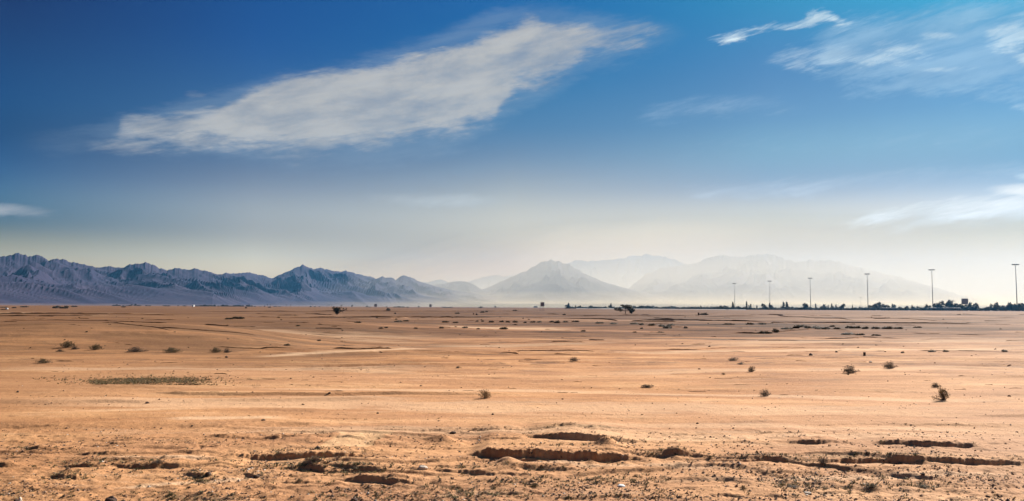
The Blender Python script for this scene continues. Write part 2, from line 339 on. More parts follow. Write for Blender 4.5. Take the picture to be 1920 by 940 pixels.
# ------------------------------------------------------------------ mesh and material helpers
def mesh_np(name, V, F, mat, smooth=True, parent=None, matidx=None):
    V = np.ascontiguousarray(V, np.float32); F = np.ascontiguousarray(F, np.int32)
    me = bpy.data.meshes.new(name); k = F.shape[1]
    me.vertices.add(len(V)); me.vertices.foreach_set('co', V.ravel())
    me.loops.add(F.size); me.loops.foreach_set('vertex_index', F.ravel())
    me.polygons.add(len(F)); me.polygons.foreach_set('loop_start', np.arange(0, F.size, k, dtype=np.int32)); me.polygons.foreach_set('loop_total', np.full(len(F), k, np.int32))
    me.polygons.foreach_set('use_smooth', np.full(len(F), smooth, bool))
    for m_ in (mat if isinstance(mat, (list, tuple)) else [mat]): me.materials.append(m_)
    if matidx is not None: me.polygons.foreach_set('material_index', np.ascontiguousarray(matidx, np.int32))
    me.update(); me.validate()
    o = bpy.data.objects.new(name, me); COL.objects.link(o); o.parent = parent
    return o
class MB:
    """collects solids, builds one mesh object"""
    def __init__(s): s.v = []; s.f = []; s.mi = []; s.cur = 0
    def add(s, vs, fs):
        b = len(s.v); s.v += [tuple(v) for v in vs]
        for f in fs: s.f.append([b + i for i in f]); s.mi.append(s.cur)
    def box(s, x0, x1, y0, y1, z0, z1):
        s.add([(x0, y0, z0), (x1, y0, z0), (x1, y1, z0), (x0, y1, z0), (x0, y0, z1), (x1, y0, z1), (x1, y1, z1), (x0, y1, z1)],
              [(0, 3, 2, 1), (4, 5, 6, 7), (0, 1, 5, 4), (1, 2, 6, 5), (2, 3, 7, 6), (3, 0, 4, 7)])
    def tube(s, pts, rad, seg=6, cap=True):
        pts = [Vector(p) for p in pts]; n = len(pts)
        if not isinstance(rad, (list, tuple)): rad = [rad] * n
        vs = []
        for i, p in enumerate(pts):
            d = (pts[min(i + 1, n - 1)] - pts[max(i - 1, 0)]).normalized()
            u = d.orthogonal().normalized(); w = d.cross(u)
            for k in range(seg):
                a = 2 * math.pi * k / seg
                vs.append(p + (u * math.cos(a) + w * math.sin(a)) * rad[i])
        fs = [(i * seg + k, i * seg + (k + 1) % seg, (i + 1) * seg + (k + 1) % seg, (i + 1) * seg + k) for i in range(n - 1) for k in range(seg)]
        if cap: fs += [tuple(range(seg))[::-1], tuple((n - 1) * seg + k for k in range(seg))]
        s.add(vs, fs)
    def build(s, name, mat, parent=None, smooth=False):
        me = bpy.data.meshes.new(name); me.from_pydata(s.v, [], s.f)
        for m_ in (mat if isinstance(mat, (list, tuple)) else [mat]): me.materials.append(m_)
        me.polygons.foreach_set('material_index', s.mi); me.polygons.foreach_set('use_smooth', [smooth] * len(s.f)); me.update()
        o = bpy.data.objects.new(name, me); COL.objects.link(o); o.parent = parent
        return o
def tag(o, label=None, cat=None, group=None, kind=None):
    for k, v in (('label', label), ('category', cat), ('group', group), ('kind', kind)):
        if v: o[k] = v
    return o
def empty(name, loc, rz=0):
    o = bpy.data.objects.new(name, None); COL.objects.link(o); o.location = loc; o.rotation_euler = (0, 0, rz); o.empty_display_size = .3
    return o
def copy_tree(o, parent=None):
    c = o.copy(); COL.objects.link(c); c.parent = parent
    for ch in list(o.children): copy_tree(ch, c)
    return c
def material(name, rough=0.9, spec=0.2):
    m = bpy.data.materials.new(name); m.use_nodes = True
    b = m.node_tree.nodes['Principled BSDF']; b.inputs['Roughness'].default_value = rough; b.inputs['Specular IOR Level'].default_value = spec
    return m, G(m.node_tree), b
def mottled(name, c0, c1, scale=6, rough=.9, detail=4, metal=0.0, bump=0.0, trans=0.0):
    m, q, b = material(name, rough)
    t = q.n('ShaderNodeTexCoord').outputs['Object']
    nz = q.noise(t, scale, detail, .6)
    q.put(b.inputs['Base Color'], q.mix(q.ss(nz, .35, .65), c0, c1)); b.inputs['Metallic'].default_value = metal
    if bump:
        bp = q.n('ShaderNodeBump'); bp.inputs['Distance'].default_value = bump; q.put(bp.inputs['Height'], nz); q.put(b.inputs['Normal'], bp.outputs[0])
    if trans:
        tr = q.n('ShaderNodeBsdfTranslucent'); tr.inputs[0].default_value = (*c1, 1); mx = q.n('ShaderNodeMixShader'); mx.inputs[0].default_value = trans
        q.t.links.new(b.outputs[0], mx.inputs[1]); q.t.links.new(tr.outputs[0], mx.inputs[2])
        q.t.links.new(mx.outputs[0], q.t.nodes['Material Output'].inputs[0])
    return m

# ------------------------------------------------------------------ materials
def sand_material():
    m, q, b = material('desert_sand', .95, .06)
    geo = q.n('ShaderNodeNewGeometry').outputs['Position']
    sp = q.n('ShaderNodeSeparateXYZ'); q.put(sp.inputs[0], geo); X, Y = sp.outputs[0], sp.outputs[1]
    st = q.xyz(q.m('MULTIPLY', X, .16), q.m('MULTIPLY', Y, .55), 0.0)      # drawn out along x like the scraped ground
    wide = q.xyz(q.m('MULTIPLY', X, .012), q.m('MULTIPLY', Y, .02), 3.0)
    n1 = q.noise(st, 1.0, 6, .6, .3); n2 = q.noise(wide, 1.0, 5, .6); n3 = q.noise(geo, 2.2, 6, .65); n4 = q.noise(geo, 14.0, 4, .6)
    n5 = q.noise(q.xyz(q.m('MULTIPLY', X, .35), q.m('MULTIPLY', Y, .9), 7.0), 1.0, 7, .7)
    base = q.ramp(n1, [(.30, (.34, .150, .064)), (.45, (.45, .212, .090)), (.58, (.57, .286, .124)), (.74, (.73, .43, .212))])
    base = q.mix(q.ss(n2, .40, .62), base, q.mix(.5, base, (.50, .29, .17)))
    # crusted, gravelly and weedy patches
    base = q.mix(q.m('MULTIPLY', q.ss(n5, .55, .68), .55), base, (.25, .135, .070))
    base = q.mix(q.m('MULTIPLY', q.ss(n5, .42, .30), .35), base, (.66, .42, .25))
    olive = q.noise(q.xyz(q.m('MULTIPLY', X, .20), q.m('MULTIPLY', Y, .42), 12.0), 1.0, 6, .7)
    base = q.mix(q.m('MULTIPLY', q.ss(olive, .58, .70), .5), base, (.22, .165, .085))
    base = q.mix(q.m('MULTIPLY', q.ss(n3, .60, .74), .45), base, (.24, .12, .06))
    base = q.mix(1.0, base, q.ramp(n4, [(.3, (.84, .84, .84)), (.7, (1.1, 1.1, 1.1))]), 'MULTIPLY')
    gr = q.noise(q.xyz(q.m('MULTIPLY', X, .30), q.m('MULTIPLY', Y, .50), 41.0), 1.0, 8, .75)
    base = q.mix(q.m('MULTIPLY', q.ss(gr, .53, .62), q.m('MULTIPLY', q.ss(Y, 22, 34), .7)), base, (.16, .085, .050))
    # the plain far out is browner, gravelly ground
    far = q.ss(Y, 38, 150)
    base = q.mix(q.m('MULTIPLY', far, .78), base, q.mix(q.ss(n2, .40, .60), (.165, .098, .066), (.30, .175, .112)))
    b1 = q.noise(q.xyz(q.m('MULTIPLY', X, .008), q.m('MULTIPLY', Y, .045), 21.0), 1.0, 7, .68)
    b2 = q.noise(q.xyz(q.m('MULTIPLY', X, .03), q.m('MULTIPLY', Y, .16), 25.0), 1.0, 6, .7)
    fm = q.ss(Y, 34, 90)
    base = q.mix(q.m('MULTIPLY', q.m('MULTIPLY', q.ss(b1, .48, .58), fm), .85), base, (.115, .070, .050))
    base = q.mix(q.m('MULTIPLY', q.m('MULTIPLY', q.ss(b2, .52, .62), q.ss(Y, 26, 60)), .75), base, (.105, .068, .046))
    base = q.mix(q.m('MULTIPLY', q.m('MULTIPLY', q.ss(b1, .45, .36), fm), .6), base, (.46, .29, .19))
    fs = q.noise(q.xyz(q.m('MULTIPLY', X, .45), q.m('MULTIPLY', Y, 2.6), 31.0), 1.0, 5, .65)
    base = q.mix(q.m('MULTIPLY', q.ss(fs, .54, .66), .42), base, (.24, .125, .065))
    base = q.mix(q.m('MULTIPLY', q.ss(fs, .44, .34), .30), base, (.66, .42, .25))
    pale = q.ss(q.m('DIVIDE', X, q.m('ADD', q.m('ABSOLUTE', Y), 12.0)), .05, .62)  # paler to the right: the sun's veiling glare put into the sand colour
    base = q.mix(q.m('MULTIPLY', pale, .40), base, (.58, .385, .25))
    left = q.ss(q.m('DIVIDE', X, q.m('ADD', q.m('ABSOLUTE', Y), 12.0)), -.05, -.5)
    base = q.mix(q.m('MULTIPLY', left, .50), base, (.27, .13, .055))
    m1 = q.noise(q.xyz(q.m('MULTIPLY', X, .012), q.m('MULTIPLY', Y, .075), 51.0), 1.0, 6, .65)
    m2 = q.noise(q.xyz(q.m('MULTIPLY', X, .07), q.m('MULTIPLY', Y, .30), 57.0), 1.0, 8, .72)
    k1 = q.mix(fm, (1, 1, 1), q.ramp(m1, [(.38, (1.0, 1.0, 1.0)), (.49, (.74, .67, .62)), (.57, (.38, .32, .29))]))
    k2 = q.mix(q.ss(Y, 20, 40), (1, 1, 1), q.ramp(m2, [(.38, (1.0, 1.0, 1.0)), (.50, (.90, .88, .87)), (.62, (.52, .48, .46))]))
    base = q.mix(1.0, q.mix(1.0, base, k1, 'MULTIPLY'), k2, 'MULTIPLY')
    lf = q.m('MULTIPLY', q.ss(q.m('DIVIDE', X, q.m('ADD', q.m('ABSOLUTE', Y), 12.0)), .0, -.22), q.ss(Y, 25, 42))
    base = q.mix(q.m('MULTIPLY', lf, q.ss(m2, .40, .58, .15, .75)), base, (.17, .088, .044))
    # pale wheel-worn tracks and dust sheets
    def track(pa, pb, w, amt, base):
        (x0, y0), (x1, y1) = flat(*pa), flat(*pb); k = (y1 - y0) / (x1 - x0)
        line = q.m('ADD', q.m('MULTIPLY', q.m('SUBTRACT', X, x0), k), y0)
        dd = q.m('ABSOLUTE', q.m('ADD', q.m('SUBTRACT', Y, line), q.m('MULTIPLY', q.m('SUBTRACT', n1, .5), w * 4)))
        mk = q.m('MULTIPLY', q.ss(dd, w, w * .25), q.m('MULTIPLY', q.ss(X, x0 - .02 * abs(x1 - x0), x0 + .2 * (x1 - x0)), q.ss(X, x1, x1 - .25 * (x1 - x0))))
        return q.mix(q.m('MULTIPLY', mk, amt), base, (.70, .46, .28))
    for pa, pb, w, amt in (((-60, 752), (1990, 776), 1.5, .40), ((300, 812), (1990, 822), .7, .35), ((1100, 660), (1990, 654), 1.6, .6), ((470, 668), (830, 652), 1.6, .6), ((440, 730), (1250, 734), .5, .5), ((1100, 737), (1980, 752), .6, .5), ((-60, 592.5), (400, 593.5), 9, .7),
                           ((-60, 587), (330, 588), 14, .5), ((800, 616), (1100, 619), 4, .6), ((620, 646), (1200, 640), 2.5, .35), ((300, 790), (560, 786), .35, .6), ((1000, 798), (1960, 806), .5, .35), ((-40, 690), (900, 694), 1.4, .35), ((1060, 700), (1980, 690), 1.2, .35),
                           ((180, 868), (420, 862), .18, .6), ((200, 920), (520, 898), .14, .6), ((900, 874), (1400, 880), .16, .45), ((1400, 905), (1940, 890), .2, .45), ((380, 628), (860, 634), 5, .3), ((1250, 645), (1960, 636), 4, .35)):
        base = track(pa, pb, w, amt, base)
    # sunlit slope put into the sand colour as a paler four-sided patch
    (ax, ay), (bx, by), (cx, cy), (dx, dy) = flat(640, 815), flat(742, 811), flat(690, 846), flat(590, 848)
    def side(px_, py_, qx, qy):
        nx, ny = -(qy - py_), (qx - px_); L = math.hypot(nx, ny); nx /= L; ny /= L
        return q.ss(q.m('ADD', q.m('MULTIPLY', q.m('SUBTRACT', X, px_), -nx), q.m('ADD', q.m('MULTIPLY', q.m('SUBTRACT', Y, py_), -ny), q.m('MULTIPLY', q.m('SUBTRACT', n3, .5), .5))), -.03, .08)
    lit_quad = q.m('MULTIPLY', q.m('MULTIPLY', side(ax, ay, bx, by), side(bx, by, cx, cy)), q.m('MULTIPLY', side(cx, cy, dx, dy), side(dx, dy, ax, ay)))
    base = q.mix(q.m('MULTIPLY', lit_quad, .5), base, (.70, .45, .24))
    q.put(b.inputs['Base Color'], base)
    bp = q.n('ShaderNodeBump'); bp.inputs['Distance'].default_value = .05; bp.inputs['Strength'].default_value = .7
    hgt = q.m('ADD', q.noise(geo, 5.0, 6, .7), q.m('MULTIPLY', q.noise(geo, 30.0, 3, .6), .35))
    q.put(bp.inputs['Height'], hgt); q.put(b.inputs['Normal'], bp.outputs[0])
    return m
SAND = sand_material()
def rock_material(name, c0, c1, sandc, foot):
    m, q, b = material(name, .95, .1)
    geo = q.n('ShaderNodeNewGeometry'); p = geo.outputs['Position']
    sp = q.n('ShaderNodeSeparateXYZ'); q.put(sp.inputs[0], p)
    n = q.noise(p, .006, 8, .65); n2 = q.noise(p, .03, 5, .6)
    c = q.mix(q.ss(n, .38, .62), c0, c1); c = q.mix(1.0, c, q.ramp(n2, [(.3, (.7, .7, .7)), (.7, (1.2, 1.2, 1.2))]), 'MULTIPLY')
    q.put(b.inputs['Base Color'], q.mix(q.ss(q.m('ADD', sp.outputs[2], q.m('MULTIPLY', n, foot)), foot * 1.5, foot * .7), c, sandc))
    bp = q.n('ShaderNodeBump'); bp.inputs['Distance'].default_value = 3; q.put(bp.inputs['Height'], q.noise(p, .012, 8, .7)); q.put(b.inputs['Normal'], bp.outputs[0])
    return m
ROCK = rock_material('mountain_rock', (.026, .021, .044), (.040, .031, .054), (.10, .072, .078), 9)

# ------------------------------------------------------------------ ground: one sheet, finer where it is near
def build_ground():
    rows = [-14000, -6000, -2000, -600, -200, -80, -30, -12, -5, 0, 3, 5, 6.0, 6.8, 7.5, 8.1, 8.6]
    pp = 804 * CAMZ / 8.8
    while pp > 38: rows.append(804 * CAMZ / pp); pp -= .36
    while pp > 5: rows.append(804 * CAMZ / pp); pp -= .17
    y = rows[-1]
    while y < 14000: rows.append(y); y *= 1.035
    rows.append(15000); rows = np.array(sorted(set(rows)))
    t = np.linspace(-.74, .74, 1560)
    sd_ = [.76, .8, .86, .95, 1.1, 1.4, 2, 3, 5, 9, 16, 30]
    t = np.concatenate([-np.array(sd_[::-1]), t, sd_])
    sc = np.where(rows > 0, np.maximum(rows, 6.0), np.maximum(6.0, -rows * .5 + 6))
    Xg = t[None, :] * sc[:, None]; Xg = np.clip(Xg, -15500, 15500)
    Yg = np.repeat(rows[:, None], len(t), 1)
    Z = H(Xg.ravel(), Yg.ravel())
    V = np.stack([Xg.ravel(), Yg.ravel(), Z], 1); nr, nc = Xg.shape
    i = np.arange(nr - 1)[:, None] * nc + np.arange(nc - 1)[None, :]; i = i.ravel()
    F = np.stack([i, i + 1, i + nc + 1, i + nc], 1)
    # clipping the far corners folds quads flat; drop those
    w = np.abs(V[F[:, 1], 0] - V[F[:, 0], 0]) + np.abs(V[F[:, 2], 0] - V[F[:, 3], 0])
    F = F[w > 1e-4]
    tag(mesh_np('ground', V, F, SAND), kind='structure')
build_ground()

# earth banks farther out: ragged strips, steep towards the viewer
def far_banks():
    VV, FF = [], []
    def strip(pts, hpx, back=4.0, ragged=.5, seed=0, gaps=1.0):
        q = [flat(x, y) for x, y in pts]; q.sort()
        xs = np.array([a for a, _ in q]); ys = np.array([b for _, b in q]); D = ys.mean()
        n = int(max(6, (xs[-1] - xs[0]) / D * FPX / 2.2))
        x = np.linspace(xs[0], xs[-1], n); y = np.interp(x, xs, ys)
        h0 = hpx / FPX * D
        y = y + perlin(x / (D * .05), x * 0 + seed, 81) * D * .012
        u = np.linspace(0, 1, n); tp = sst(u, 0, .12) * (1 - sst(u, .88, 1))
        rag = 1 + ragged * (perlin(x / (D * .02), x * 0 + seed * 1.7, 82) + .7 * perlin(x / (D * .006), x * 0 + seed, 83))
        h = h0 * .72 * np.clip(rag, .08, 1.6) * tp * (1 - .75 * gaps + .75 * gaps * sst(perlin(x / (D * .035), x * 0 + seed * 3.1, 84), -.25, .1))
        zb = H(x, y)
        sec = [(-.45 * h - .05, zb * 0 - .12), (h * -.1, h * .75), (h * .25, h), (h * back * .5, h * .55), (h * back, zb * 0 - .12)]
        base = sum(len(v) for v in VV)
        V = np.stack([np.stack([x, y + a, (zb if k in (1, 2, 3) else zb) + b], 1) for k, (a, b) in enumerate(sec)], 0).reshape(-1, 3)
        VV.append(V)
        for k in range(4):
            i = base + k * n + np.arange(n - 1); FF.append(np.stack([i, i + 1, i + n + 1, i + n], 1))
    L = [([(-30, 596), (140, 596), (385, 597)], 2.6), ([(395, 599), (640, 597), (960, 597), (1170, 598)], 2.0), ([(1195, 600), (1340, 601.5), (1440, 602.5)], 2.2),
         ([(1435, 603), (1600, 607), (1700, 609), (1830, 610.5)], 1.8), ([(-30, 589), (200, 590), (390, 589)], 1.6), ([(370, 584), (700, 584), (1010, 583.8)], 1.2),
         ([(1040, 592), (1200, 592.5), (1440, 594)], 1.0), ([(1455, 592.5), (1500, 594), (1600, 600)], 1.0), ([(1620, 596), (1700, 599), (1790, 602)], 1.1),
         ([(0, 606), (200, 607), (250, 609), (370, 611)], 1.3), ([(60, 612), (160, 618), (220, 622)], 1.4), ([(280, 643), (330, 644), (480, 645)], 1.1),
         ([(585, 611), (640, 611)], 4.0), 
         ([(400, 656), (480, 657), (560, 657)], 1.4), ([(620, 657), (680, 656), (740, 655)], 3.2), ([(960, 655), (1040, 655), (1120, 656)], 2.0), ([(1240, 655), (1300, 654), (1370, 650)], 1.6),
         ([(480, 616), (560, 615), (590, 614)], 1.4), ([(1360, 624.5), (1440, 625), (1500, 621), (1550, 617)], 2.4), ([(1540, 634), (1620, 631), (1700, 634)], 1.6), ([(1420, 639), (1500, 641)], .8),
         ([(1720, 660), (1800, 659), (1900, 661)], 1.4), ([(1040, 603), (1090, 604)], 2.2), ([(1120, 605), (1160, 607)], 1.8), ([(1180, 607), (1270, 608)], 2.2), ([(730, 604), (770, 603)], 2.2), ([(810, 604), (850, 603)], 1.8),
         ([(150, 632), (230, 640), (330, 646)], 1.2), ([(380, 622), (430, 624)], 1.4), ([(180, 627), (230, 628)], 1.6)]
    for k, (p, h) in enumerate(L): strip(p, h * 1.35, seed=k, gaps=.35)
    r = random.Random(5)
    for k in range(300):
        py = 589 + 150 * r.random() ** 1.6; px = r.uniform(-40, 1960); ln = r.uniform(8, 70) * (1 if py < 640 else .6)
        sl = r.uniform(-.02, .03); hp = r.uniform(.5, 1.5) * (1.15 if py < 640 else .9)
        strip([(px, py), (px + ln / 2, py + sl * ln / 2 + r.uniform(-.4, .4)), (px + ln, py + sl * ln)], hp, seed=100 + k, ragged=.9)
    tag(mesh_np('earth_banks', np.concatenate(VV), np.concatenate(FF), SAND, smooth=False), kind='structure')
far_banks()

# ------------------------------------------------------------------ mountains
def mountain(name, pts, dist, front, back, seed, lam, mat, jag=1.0, step=2.0):
    xs = np.array([p[0] for p in pts], float); ysk = np.array([p[1] for p in pts], float)
    px = np.arange(xs[0], xs[-1] + step, step); n = len(px)
    py = np.interp(px, xs, ysk)
    D = np.interp(px, [d[0] for d in dist], [d[1] for d in dist])
    a = np.empty(n); b = np.empty(n)
    for i in range(n): a[i], b[i] = ray(px[i], py[i])
    Hc = np.maximum(CAMZ + b * D, 4.0)
    Hc = Hc * (1 + jag * .035 * perlin(px / 14, px * 0 + seed, 91) + jag * .02 * perlin(px / 5, px * 0 + seed, 92) + jag * .012 * perlin(px / 2.3, px * 0, 93))
    edge = sst(np.arange(n), 0, 14) * (1 - sst(np.arange(n), n - 14, n - 1))
    Hc = Hc * (.02 + .98 * edge)
    kk = np.exp(-(np.arange(-40, 41) / 15.0) ** 2); kk /= kk.sum(); HcS = np.convolve(np.pad(Hc, 40, mode='edge'), kk, 'valid')
    s = np.concatenate([np.linspace(0, 1, 74), 1 + np.linspace(0, 1, 14)[1:]])
    Y = np.where(s[:, None] <= 1, D[None] - front * (1 - s[:, None]), D[None] + back * (s[:, None] - 1))
    X = a[None] * Y; S = np.repeat(s[:, None], n, 1)
    wx = X + lam * .35 * perlin(X / lam, Y / lam, seed + 5); wy = Y + lam * .35 * perlin(X / lam + 9, Y / lam, seed + 6)
    rg = ridged(wx / lam + .45 * wy / lam, wy / lam * 1.3 - .3 * wx / lam, 5, seed, .5)
    env = np.where(S <= 1, sst(S, 0, .25) * .14 + .86 * np.clip(S, 0, 1) ** 1.15, np.clip(2 - S, 0, 1) ** 1.2)
    mid = np.clip(1 - np.abs(S - 1) * 6, 0, 1)
    mod = (.60 + .58 * rg) * (1 - mid) + 1.0 * mid
    Hrow = HcS[None] + (Hc - HcS)[None] * np.clip(1 - np.abs(S - 1) * 7, 0, 1) ** 1.5
    Z = Hrow * env * mod
    # never above the sight line to the crest
    lim = CAMZ + (Hc - CAMZ)[None] / D[None] * Y * (.985 - .03 * (1 - mid))
    Z = np.where(S < 1, np.minimum(Z, np.maximum(lim, 2)), Z); Z[s == 1] = Hc
    Z[0] = -3; Z[-1] = -3
    V = np.stack([X.ravel(), Y.ravel(), Z.ravel()], 1); m_ = len(s)
    i = (np.arange(m_ - 1)[:, None] * n + np.arange(n - 1)[None]).ravel()
    o = mesh_np(name, V, np.stack([i, i + 1, i + n + 1, i + n], 1), mat, smooth=False)
    tag(o, kind='structure'); return float(Z.max())
tops = []
A = [(-160, 490), (-60, 478), (0, 481), (14, 480), (35, 474), (50, 482), (62, 480), (72, 478), (90, 487), (110, 486), (122, 488), (135, 491), (160, 497), (180, 502), (205, 500), (228, 502), (245, 496), (265, 494), (280, 494), (290, 498), (300, 504),
     (315, 506), (335, 503), (350, 506), (365, 503), (380, 508), (395, 510), (408, 515), (425, 512), (440, 514), (455, 511), (470, 512), (490, 516), (505, 521), (512, 521), (535, 511), (550, 505), (567, 497), (580, 502), (590, 505),
     (603, 502), (620, 507), (640, 510), (648, 508), (660, 511), (680, 517), (695, 519), (705, 522), (715, 519), (735, 522), (742, 525), (750, 519), (758, 516), (770, 520), (780, 526), (795, 530), (812, 536), (850, 545), (900, 552), (940, 560), (980, 568), (1015, 575)]
tops.append(mountain('mountain_range', A, [(-160, 3600), (0, 4000), (400, 5000), (600, 6400), (800, 7600), (1015, 8400)], 1500, 900, 3, 520, ROCK))
B = [(720, 566), (770, 548), (800, 536), (820, 533), (845, 530), (858, 527), (870, 528), (885, 532), (900, 541), (925, 548), (960, 558), (1010, 572)]
tops.append(mountain('mountain_foothills', B, [(720, 8800), (1010, 9000)], 900, 600, 13, 420, ROCK))
C = [(800, 570), (840, 562), (880, 552), (905, 543), (925, 535), (940, 527), (960, 520), (985, 508), (1005, 498), (1012, 494), (1020, 491), (1028, 489), (1035, 487), (1042, 490), (1047, 488), (1055, 494), (1065, 495), (1072, 499), (1080, 505), (1100, 515), (1130, 528), (1160, 537), (1190, 545), (1230, 553), (1280, 562), (1340, 571), (1400, 577)]
tops.append(mountain('mountain_peak', C, [(800, 9300), (1400, 9300)], 1800, 900, 23, 560, ROCK))
D_ = [(700, 565), (760, 545), (790, 528), (800, 530), (826, 524), (845, 531), (880, 528), (905, 520), (930, 516), (945, 519), (970, 516), (1000, 525), (1030, 540), (1090, 565)]
tops.append(mountain('distant_mountains', D_, [(760, 12600), (1030, 12600)], 700, 500, 33, 600, ROCK, .5))
E = [(940, 565), (1000, 540), (1040, 505), (1060, 495), (1080, 488), (1110, 490), (1150, 487), (1190, 480), (1220, 478), (1250, 482), (1270, 490), (1300, 500), (1340, 515), (1400, 540), (1460, 565)]
tops.append(mountain('far_mountains', E, [(940, 14200), (1460, 14200)], 900, 500, 43, 700, ROCK, .9))
F_ = [(1110, 570), (1180, 540), (1210, 515), (1240, 503), (1300, 495), (1325, 485), (1340, 481), (1355, 478), (1370, 482), (1385, 483), (1410, 479), (1435, 478), (1450, 478), (1475, 488), (1500, 492), (1515, 489), (1530, 490), (1550, 487), (1575, 492), (1590, 497), (1610, 502), (1650, 512), (1690, 521), (1730, 533), (1770, 544), (1810, 556), (1850, 566), (1900, 575), (1960, 581)]
tops.append(mountain('long_mountain', F_, [(1110, 11000), (1960, 10400)], 2200, 1200, 53, 900, ROCK, .9))
TOP = max(tops)

# ------------------------------------------------------------------ air
def haze_box(name, x0, x1, y0, y1, z0, z1, dens, col, g_):
    b = MB(); b.box(x0, x1, y0, y1, z0, z1)
    m = bpy.data.materials.new(name + '_air'); m.use_nodes = True; t = m.node_tree
    for n in list(t.nodes): t.nodes.remove(n)
    v = t.nodes.new('ShaderNodeVolumePrincipled'); v.inputs['Color'].default_value = (*col, 1); v.inputs['Density'].default_value = dens; v.inputs['Anisotropy'].default_value = g_
    o = t.nodes.new('ShaderNodeOutputMaterial'); t.links.new(v.outputs[0], o.inputs['Volume'])
    m.cycles.homogeneous_volume = True
    return tag(b.build(name, m), kind='stuff')
haze_box('haze', -16200, 16200, -14500, 15600, -6, TOP + 14, 3.3e-5, (.14, .46, .86), .26)
def dust(name, prof, y0, ya, y1, dens, col, g_):
    # an air body triangular in section: highest in the middle distance, thinning out before and behind; prof gives its crest along x
    d = haze_box(name, prof[0][0], prof[-1][0], y0, y1, -4.5, 10, dens, col, g_)
    vv = []; ff = []
    for x, z in prof: vv += [(x, y0, -4.5), (x, ya, z), (x, y1, -4.5)]
    for i in range(len(prof) - 1):
        a = 3 * i
        ff += [(a, a + 3, a + 4, a + 1), (a + 1, a + 4, a + 5, a + 2), (a + 2, a + 5, a + 3, a)]
    ff += [(0, 1, 2), (3 * len(prof) - 1, 3 * len(prof) - 2, 3 * len(prof) - 3)]
    m = d.data.materials[0]; d.data.clear_geometry(); d.data.from_pydata(vv, [], ff); d.data.update()
    if not d.data.materials: d.data.materials.append(m)
for k_, (hf, sx_, ya_) in enumerate(((.74, 500, 7000), (.86, 0, 7500), (.94, -400, 7900), (1.0, -800, 8300))):
    xp = np.linspace(-9000, 13000, 24)
    zp = np.interp(xp + sx_, [-9000, -5500, -3500, -2200, -1000, 300, 13000], [20, 55, 120, 230, 460, TOP + 6, TOP + 6]) * hf * (1 + .10 * perlin(xp / 2600, xp * 0 + k_ * 3.1, 311))
    dust('dust_veil', list(zip(xp.tolist(), np.clip(zp, 4, TOP + 8).tolist())), ya_ - 2000, ya_, 15200 - 120 * k_, 5.9e-5, (1.0, .84, .60), .28)
for k_, (hf, ya_) in enumerate(((.30, 4600), (.55, 5600), (.80, 6400), (1.1, 7000))):    # low dust off the plain in uneven, overlapping sheets
    xp = np.linspace(-7200, 9600, 22)
    zp = hf * np.interp(xp, [-7000, -3500, -1500, 0, 2000, 9500], [14, 40, 95, 140, 170, 170]) * (1 + .35 * perlin(xp / 1700, xp * 0 + k_ * 7.3, 301))
    dust('blowing_dust', list(zip(xp.tolist(), np.maximum(zp, 4).tolist())), ya_ - 900 + 70 * k_, ya_, 14700 - 150 * k_, 9.5e-5, (1.0, .80, .48), .30)
#OBJECTS-START
# ------------------------------------------------------------------ materials of the things
M = dict(
 bark=mottled('bark', (.07, .05, .038), (.13, .10, .075), 3, bump=.02),
 dark_leaf=mottled('dark_foliage', (.050, .058, .052), (.095, .098, .086), 1.2, .8, trans=.12),
 dusty_leaf=mottled('dusty_foliage', (.060, .050, .036), (.12, .095, .062), 1.2, .8, trans=.12),
 acacia=mottled('acacia_foliage', (.026, .026, .018), (.060, .052, .034), .8, .8, trans=.1),
 twig_dark=mottled('dark_twigs', (.065, .048, .038), (.13, .095, .070), 14, .9),
 twig_tan=mottled('dry_twigs', (.17, .105, .055), (.30, .20, .11), 14, .9),
 leaf_grey=mottled('grey_leaves', (.115, .088, .066), (.19, .145, .11), 9, .85, trans=.1),
 leaf_tan=mottled('straw_leaves', (.20, .13, .06), (.34, .24, .12), 9, .85, trans=.15),
 leaf_olive=mottled('olive_leaves', (.10, .082, .040), (.19, .15, .072), 9, .85, trans=.15),
 weed=mottled('weed_green', (.055, .058, .022), (.12, .105, .042), 3, .8, trans=.15),
 straw=mottled('dry_stems', (.13, .10, .05), (.30, .22, .11), 3, .85, trans=.15),
 steel=mottled('galvanised_steel', (.38, .38, .37), (.50, .49, .48), 2, .5, metal=.2),
 lampm=mottled('lamp_housing', (.10, .10, .105), (.16, .16, .165), 3, .5),
 board=mottled('sign_board', (.20, .18, .185), (.30, .27, .27), .8, .7),
 concrete=mottled('pale_concrete', (.56, .50, .44), (.66, .60, .53), .6, .9),
 roof=mottled('pale_roof', (.34, .34, .34), (.44, .43, .42), .4, .6),
 wall=mottled('shed_wall', (.13, .13, .14), (.22, .21, .21), .5, .9),
 door=mottled('shed_door', (.06, .065, .075), (.10, .10, .11), .7, .8),
 white=mottled('white_paint', (.70, .70, .68), (.82, .81, .79), 2, .5),
 darkstone=mottled('dark_stone', (.050, .030, .024), (.12, .075, .055), 9, .9, bump=.01),
 palestone=mottled('pale_stone', (.48, .38, .29), (.68, .58, .48), 12, .9, bump=.01),
 sandstone=mottled('brown_stone', (.20, .11, .065), (.34, .20, .12), 12, .9, bump=.01),
)
ORD = ['first', 'second', 'third', 'fourth', 'fifth', 'sixth', 'seventh', 'eighth', 'ninth', 'tenth', 'eleventh', 'twelfth', 'thirteenth', 'fourteenth', 'fifteenth',
       'sixteenth', 'seventeenth', 'eighteenth', 'nineteenth', 'twentieth'] + [f'twenty-{x}' for x in ('first', 'second', 'third', 'fourth', 'fifth', 'sixth', 'seventh', 'eighth', 'ninth')] + ['thirtieth'] + [f'thirty-{x}' for x in ('first', 'second', 'third', 'fourth', 'fifth', 'sixth', 'seventh', 'eighth', 'ninth')]
